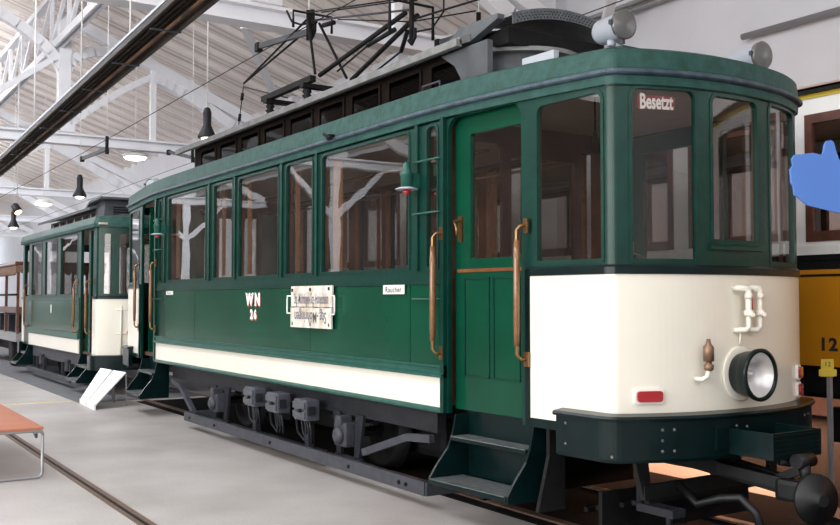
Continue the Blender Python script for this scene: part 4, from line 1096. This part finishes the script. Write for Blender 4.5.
# pipe frame with red valve on the trailer apron
mb = MB(); x = -11.62 + 0.14
for y in (0.35, 0.47): mb.tube([(x + 0.03, y, 0.62), (x + 0.03, y, 1.48)], 0.014, 8)
for z in (1.02, 1.42): mb.tube([(x + 0.03, 0.27, z), (x + 0.03, 0.55, z)], 0.012, 8)
o = add2(mb, 'brake_pipes', M['cream']); sub(MB().lathe([(0.03, 0), (0.055, 0.02), (0.055, 0.05), (0.02, 0.06)], (x + 0.04, 0.49, 1.04), (1, 0, 0), 12).build('red_valve', M['redpaint']), o)
mb = MB(); mb.box(-11.52, -11.30, 0.42, 0.62, 0.46, 0.60, 0.02); mb.box(-11.42, -11.2, 0.75, 0.95, 0.42, 0.74, 0.02); mb.beam((-11.6, 0.985, 0.45), (-10.6, 0.985, 0.45), 0.08, 0.08)
add2(mb, 'coupler', M['under'])
add2(MB().box(-17.7, -11.5, 0.0, 1.97, 2.84, 2.87), 'inner_ceiling', M['lining'])
add2(MB().box(-17.6, -11.6, 0.05, 1.92, 0.64, 0.68), 'floor_board', M['floorwood'])
mb = MB(); tl_ = [(y, 2.97 + 0.10 * (1 - ((y - 0.985) / 0.985) ** 2)) for y in [1.97 * k / 12 for k in range(13)]]
mb.prism(tl_ + [(1.97, 2.9), (0, 2.9)], lambda u, v, w: Vector((w, u, v)), -17.75, -11.60); add2(mb, 'roof', M['roofgrey2'])
for y in (0.44, 1.52): add2(MB().box(-17.1, -13.2, y - 0.01, y + 0.01, 3.0, 3.24), 'clerestory_wall', M['roofgrey2'])
for k in range(6):
    x = -17.0 + k * 0.62; f = add2(MB().box(x, x + 0.50, 0.415, 0.43, 3.06, 3.20), 'clerestory_window', M['darkwood'])
    sub(MB().box(x + 0.16, x + 0.24, 0.405, 0.415, 3.06, 3.20).build('sash_bar', M['wood']), f)
ta = arch(12, 0.26, 1.71, 3.23, 0.14)
add2(MB().prism(ta + [(y, z + 0.05) for y, z in ta[::-1]], lambda u, v, w: Vector((w, u, v)), -17.6, -13.2), 'clerestory_roof', M['roofgrey2'])
# louvred ventilator hood at the front end
mb = MB(); mb.prism([(-13.35, 2.98), (-13.35, 3.34), (-12.75, 3.37), (-12.70, 3.30), (-12.78, 2.98)], lambda u, v, w: Vector((u, w, v)), 0.40, 1.57)
hd = add2(mb, 'ventilator_hood', M['roofgrey2'])
mb = MB()
for k in range(6):
    mb.box(-12.735, -12.70, 0.55, 1.42, 3.03 + k * 0.042, 3.05 + k * 0.042)
sub(mb.build('louvre', M['black']), hd)
mb = MB(); mb.prism([(-13.6, 3.30), (-13.3, 3.40), (-12.55, 3.42), (-12.55, 3.38), (-13.3, 3.36), (-13.6, 3.24)], lambda u, v, w: Vector((u, w, v)), 0.28, 1.69); hd2 = add2(mb, 'hood_lip', M['roofgrey2'])
# trailer lettering, steps, running gear
text_mesh('II', 0.20, lambda u, v, w: Vector((-14.9 + u, -0.011 - w, 1.40 + v)), M['letter'], 'lettering', t2, bold=0.012)
for (a, b_) in ((-12.62, -11.95), (-17.7, -17.1)):
    for z, o_ in ((0.20, 0.24), (0.42, 0.06)):
        s_ = add2(MB().box(a, b_, -o_, 0.1, z, z + 0.035), 'step', M['green_dark']); sub(MB().box(a + 0.01, b_ - 0.01, -o_ - 0.002, 0.08, z + 0.036, z + 0.044).build('tread', M['steel']), s_)
    for x in (a - 0.02, b_):
        add2(MB().prism([(-0.10, 0.64), (0.0, 0.64), (0.05, 0.46), (0.23, 0.24), (0.23, 0.19), (-0.10, 0.19)], lambda u, v, w: Vector((w, -u, v)), x, x + 0.02), 'step_cheek', M['green_dark'])
add2(MB().box(-16.9, -12.8, 0.06, 0.14, 0.40, 0.60), 'sole_bar', M['grey'])
add2(MB().box(-16.6, -13.0, -0.10, -0.06, 0.10, 0.20), 'guard_board', M['grey'])
add2(MB().box(-17.4, -11.9, 0.35, 1.6, 0.45, 0.62), 'underframe', M['black'])
for x in (-15.9, -13.7):
    add2(MB().box(x - 0.12, x + 0.12, 0.0, 0.12, 0.26, 0.48, 0.02), 'axle_box', M['under'])
    for y in (0.42, 1.47): add2(MB().lathe([(0.05, 0.0), (0.30, 0.03), (0.36, 0.0), (0.38, 0.10), (0.05, 0.10)], (x, y + (0 if y < 1 else 0.10), 0.40), (0, 1 if y < 1 else -1, 0), 28), 'wheel', M['black'])
    for dx in (-0.3, 0.3): add2(MB().box(x + dx - 0.03, x + dx + 0.03, 0.0, 0.06, 0.14, 0.42), 'hanger', M['under'])

# final proportions: saloon lengths stretched a little and the end platforms tapered in plan
def family(o):
    out = []
    for ch in o.children: out += [ch] + family(ch)
    return out
def warp_main(p):
    x, y, z = p
    s_ = 0.0
    if x >= -1.72:
        s_ = min(1.0, (x + 1.72) / 1.72); nx = x * (1.678 / 1.72) if x < 0 else x
    elif x <= -8.54:
        s_ = min(1.0, (-8.54 - x) / 1.72); nx = -8.726 + (x + 8.54) * 0.98
    else: nx = 1.0335 * x + 0.10
    return Vector((nx, 1.025 + (y * 2.05 / 1.97 - 1.025) * (1 - 0.0976 * s_), z))
for root, f_ in ((tram, warp_main), (rb, warp_main), (t2, lambda p: Vector((p[0] * 1.0335 + 0.12, p[1] * 2.0 / 1.97, p[2])))):
    for o in family(root):
        for v in o.data.vertices: v.co = f_(v.co)

# ================================================================== OPEN CAR AT THE FAR LEFT
oc = thing('open_tram_car', 'open brown tram car with scalloped curtain edge, far left behind the small tram', 'tram car', (-21, 1, 0))
def add3(mb, name, m): return mb.build(name, m, oc)
add3(MB().box(-24.5, -18.25, -0.05, 2.0, 2.38, 2.46, 0.02), 'roof', M['redwood'])
sc = [(-24.4, 2.38)]
k = 0
while -24.4 + k * 0.2 < -18.4:
    x = -24.4 + k * 0.2; sc += [(x, 2.22), (x + 0.05, 2.16), (x + 0.1, 2.14), (x + 0.15, 2.16)]; k += 1
sc += [(-18.3, 2.22), (-18.3, 2.38)]
add3(MB().prism(sc, near, 0.0, 0.02), 'scalloped_valance', M['valance'])
scf = [(0.0, 2.38), (0.0, 2.2)] + [(0.05 + 0.095 * j + (0.047 if j % 2 else 0), 2.14 if j % 2 else 2.22) for j in range(20)] + [(1.97, 2.2), (1.97, 2.38)]
add3(MB().prism(scf, lambda u, v, w: Vector((-18.27 + w, u, v)), 0, 0.02), 'scalloped_valance', M['valance'])
for x in (-24.3, -22.8, -21.3, -19.8, -18.32):
    for y in (0.03, 1.92): add3(MB().box(x - 0.03, x + 0.03, y - 0.03, y + 0.03, 0.8, 2.38), 'post', M['redwood'])
for y in (0.0, 1.94): add3(MB().box(-24.4, -18.25, y, y + 0.04, 1.28, 1.42), 'side_board', M['redwood'])
add3(MB().box(-18.3, -18.26, 0.0, 1.97, 1.28, 1.42), 'side_board', M['redwood'])
for y in (-0.01, 1.95): add3(MB().tube([(-24.4, y, 1.70), (-18.25, y, 1.70)], 0.025), 'rail', M['darkwood'])
for k in range(5): add3(MB().box(-23.8 + k * 1.2, -23.4 + k * 1.2, 0.1, 1.85, 0.8, 1.22), 'seat', M['under'])
add3(MB().box(-24.4, -18.3, 0.0, 1.97, 0.62, 0.82), 'floor_frame', M['post'])
add3(MB().box(-24.0, -18.6, 0.3, 1.6, 0.35, 0.62), 'underframe', M['black'])
for x in (-22.6, -19.4):
    for y in (0.1, 1.75): add3(MB().lathe([(0.05, 0), (0.4, 0.0), (0.42, 0.1), (0.05, 0.1)], (x, y, 0.43), (0, 1, 0), 24), 'wheel', M['black'])

oc.location.x -= 0.65

# ================================================================== YELLOW TRAM ON THE NEXT TRACK
yt = thing('tram', 'yellow and white tram with brown window frames behind the green one, at right', 'tram', (-4, 4.4, 0))
YN = lambda u, v, w: Vector((u, 3.3 - w, v))
YF = lambda u, v, w: Vector((u, 5.5 + w, v))
def add4(mb, name, m, label=None): return mb.build(name, m, yt, label)
YW = [(-0.86 + 1.32 * k, -0.86 + 1.32 * k + 1.12) for k in range(-7, 4)]
for fn in (YN, YF):
    panel('window_band', rect(-10.2, 4.6, 2.0, 3.36), [rect(a, b, 2.10, 3.22) for a, b in YW], -0.05, 0.0, fn, M['white'], yt)
    for a, b in YW:
        f = panel('window', rect(a, b, 2.10, 3.22), [rect(a + 0.07, b - 0.07, 2.19, 3.14)], -0.04, 0.012, fn, M['redwood'], yt)
        sub(MB().prism(rect(a + 0.07, b - 0.07, 2.19, 3.14), fn, -0.02, -0.015).build('pane', M['glass_front']), f)
    add4(MB().prism(rect(-10.2, 4.6, 1.02, 1.80), fn, -0.04, 0.0), 'lower_panel', M['yellow'])
    mb = MB(); mb.prism(rect(-10.2, 4.6, 1.94, 2.0), fn, -0.04, 0.015); mb.prism(rect(-10.2, 4.6, 1.855, 1.94), fn, -0.04, 0.0); mb.prism(rect(-10.2, 4.6, 1.795, 1.815), fn, -0.04, 0.004)
    add4(mb, 'black_band', M['black'])
    add4(MB().prism(rect(-10.2, 4.6, 1.815, 1.855), fn, -0.04, 0.002), 'yellow_line', M['yellow'])
    add4(MB().prism(rect(-10.2, 4.6, 1.985, 2.06), fn, 0.0, 0.03), 'sill_rail', M['white'])
    add4(MB().prism(rect(-10.25, 4.65, 3.36, 3.40), fn, -0.05, 0.012), 'yellow_line', M['sign_yellow'])
    add4(MB().prism(rect(-10.25, 4.65, 3.40, 3.45), fn, -0.05, 0.05), 'gutter', M['black'])
mb = MB(); yr = [(y, 3.45 + 0.20 * (1 - ((y - 4.4) / 1.15) ** 2)) for y in [3.25 + 2.3 * k / 14 for k in range(15)]]
mb.prism(yr + [(5.55, 3.43), (3.25, 3.43)], lambda u, v, w: Vector((w, u, v)), -10.25, 4.65); add4(mb, 'roof', mat('tan_roof_canvas', (0.50, 0.36, 0.28), 0.8, noise=0.1))
for x in (-10.2, 4.56):
    panel('end_panel', rect(3.3, 5.5, 1.02, 3.42), [rect(3.5, 4.1, 2.1, 3.15), rect(4.2, 4.6, 2.1, 3.15), rect(4.7, 5.3, 2.1, 3.15)], x, x + 0.04, lambda u, v, w: Vector((w, u, v)), M['yellow'], yt)
add4(MB().box(-10.1, 4.5, 3.35, 5.45, 1.02, 1.10), 'floor_board', M['floorwood'])
add4(MB().box(-10.1, 4.5, 3.35, 5.45, 3.38, 3.42), 'inner_ceiling', M['lining'])
for k in range(9):
    add4(MB().box(-9.4 + k * 1.32, -9.3 + k * 1.32, 3.6, 4.2, 1.5, 2.05), 'seat_back', M['darkwood'])
add4(MB().box(-9.8, 4.3, 3.55, 5.25, 0.72, 1.0), 'underframe', M['black'])
add4(MB().box(-9.8, 4.3, 3.36, 3.40, 0.78, 1.02), 'skirt', M['black'])
for x in (-8.2, -5.9, -0.2, 2.3):
    for y in (3.75, 4.95): add4(MB().lathe([(0.05, 0.0), (0.34, 0.02), (0.40, 0.0), (0.42, 0.11), (0.05, 0.11)], (x, y, 0.42), (0, 1, 0), 28), 'wheel', M['black'])
add4(MB().box(-8.6, -5.4, 3.5, 3.6, 0.35, 0.65), 'bogie_frame', M['black']); add4(MB().box(-0.8, 2.9, 3.5, 3.6, 0.35, 0.65), 'bogie_frame', M['black'])
text_mesh('12', 0.15, lambda u, v, w: YN(-0.665 + u, 1.205 + v, 0.001 + w), M['ink'], 'lettering', yt, sx=1.1, bold=0.006, spacing=1.15)

# ================================================================== SMALL THINGS
# yellow sign on a post between the trams
sp = thing('signpost', 'small yellow sign on a thin grey post in front of the yellow tram', 'sign', (0.02, 2.3, 0))
MB().box(-0.01, 0.02, 2.29, 2.32, 0.0, 1.06).build('post', M['post'], sp)
MB().box(-0.12, 0.20, 2.15, 2.45, 0.0, 0.03).build('base', M['black'], sp)
q_ = Matrix.Translation((0.005, 2.275, 0.885)) @ Matrix.Rotation(R(50), 4, 'Z')
fnS = lambda u, v, w: q_ @ Vector((u, -w, v))
MB().prism(rect(-0.045, 0.045, 0.14, 0.27), fnS, 0.0, 0.012).build('board', M['sign_yellow'], sp)
MB().prism(rect(-0.062, 0.062, 0.145, 0.195), fnS, 0.012, 0.018).build('board', M['sign_yellow'], sp)
text_mesh('12', 0.05, lambda u, v, w: fnS(u, 0.232 + v, 0.012 + w), M['ink'], 'lettering', sp)

# blue hand board at the right edge
hand = [(0.60, 0.03), (0.30, 0.01), (0.24, 0.02), (0.10, 0.0), (-0.05, 0.035), (-0.095, 0.07), (-0.098, 0.10), (-0.105, 0.11), (-0.108, 0.155), (-0.098, 0.17), (-0.102, 0.19), (-0.092, 0.205), (-0.07, 0.207), (-0.03, 0.212), (0.0, 0.205), (0.008, 0.215), (0.012, 0.24), (0.02, 0.253), (0.035, 0.255), (0.044, 0.245), (0.05, 0.22), (0.06, 0.19), (0.075, 0.165), (0.13, 0.15), (0.30, 0.16), (0.60, 0.15)]
hb = thing('hand_sign', 'flat blue hand-shaped cut-out sign at the right edge of the picture', 'sign', (2.55, -0.9, 0))
oH = Vector((2.29, -1.32, 1.88)) + Vector((0.45, 0.80, 0)).normalized() * 0.108; dH = Vector((0.45, 0.80, 0)).normalized(); nH = Vector((dH.y, -dH.x, 0))
fnH = lambda u, v, w: oH + dH * u + Vector((0, 0, v)) + nH * w
panel('board', hand, [], 0, 0.012, fnH, M['blue'], hb)
pp = fnH(0.42, 0, -0.02)
MB().tube([(pp.x, pp.y, 0.02), (pp.x, pp.y, 2.03)], 0.018, 10).build('post', M['post'], hb)
MB().lathe([(0.18, 0), (0.18, 0.012), (0.03, 0.03)], (pp.x, pp.y, 0), (0, 0, 1), 24).build('base', M['post'], hb)

# bench at the left
be = thing('bench', 'orange topped bench with grey tubular frame at the left edge', 'bench', (-5.9, -2.55, 0))
sb = MB(); sb.box(-7.3, -4.70, -2.86, -2.27, 0.435, 0.46, 0.006); sb.build('seat', M['orange'], be)
def uframe(x):
    pts = []
    def corner(cy, cz, a0):
        for k in range(5):
            a = a0 + math.pi / 2 * k / 4; pts.append((x, cy + 0.04 * math.cos(a), cz + 0.04 * math.sin(a)))
    corner(-2.315, 0.385, 0); corner(-2.815, 0.385, math.pi / 2); corner(-2.815, 0.055, math.pi); corner(-2.315, 0.055, 1.5 * math.pi)
    pts.append(pts[0])
    MB().tube(pts, 0.014, 8).build('leg_frame', M['post'], be)
uframe(-4.72); uframe(-7.25)
MB().box(-7.26, -4.72, -2.34, -2.31, 0.40, 0.434).build('side_rail', M['post'], be)
MB().box(-7.26, -4.72, -2.82, -2.79, 0.40, 0.434).build('side_rail', M['post'], be)
mb = MB(); mb.prism([(-4.95, 0.434), (-4.73, 0.434), (-4.73, 0.36)], lambda u, v, w: Vector((u, w, v)), -2.335, -2.315); mb.build('gusset', M['grey'], be)

# two white sloping display boards on the floor
for k, (bl, br, tlp, trp, lb) in enumerate((((-10.88, -0.48), (-10.38, -0.51), (-11.24, -0.09), (-10.73, -0.05), 'white sloping display board on the floor, left one of the pair'),
                                            ((-10.33, -0.51), (-9.80, -0.54), (-10.68, -0.04), (-10.15, 0.0), 'white sloping display board on the floor, right one of the pair'))):
    t = thing('display_board', lb, 'display board', ((bl[0] + br[0]) / 2, -0.3, 0), 'white floor boards beside the trams')
    a, b_, c_, d_ = (Vector((*bl, 0.07)), Vector((*br, 0.07)), Vector((*trp, 0.50)), Vector((*tlp, 0.50)))
    nn = (b_ - a).cross(c_ - a).normalized() * 0.015
    mb = MB(); v0 = [mb.bm.verts.new(p) for p in (a, b_, c_, d_)]; v1 = [mb.bm.verts.new(p - nn) for p in (a, b_, c_, d_)]
    mb.bm.faces.new(v0); mb.bm.faces.new(v1[::-1])
    for i in range(4): mb.bm.faces.new((v0[i], v0[(i + 1) % 4], v1[(i + 1) % 4], v1[i]))
    mb.build('board', M['panelwhite'], t)
    mb = MB(); mb.beam(a - Vector((0, 0, 0.035)), b_ - Vector((0, 0, 0.035)), 0.03, 0.07); mb.build('base_strip', M['panelwhite'], t)
    for (p, q) in ((d_, a), (c_, b_)):
        f = Vector((p.x + 0.0, p.y + 0.02, 0.0)); mb = MB(); mb.beam(f, p - Vector((0, 0, 0.03)) , 0.02, 0.02); mb.build('support', M['post'], t)
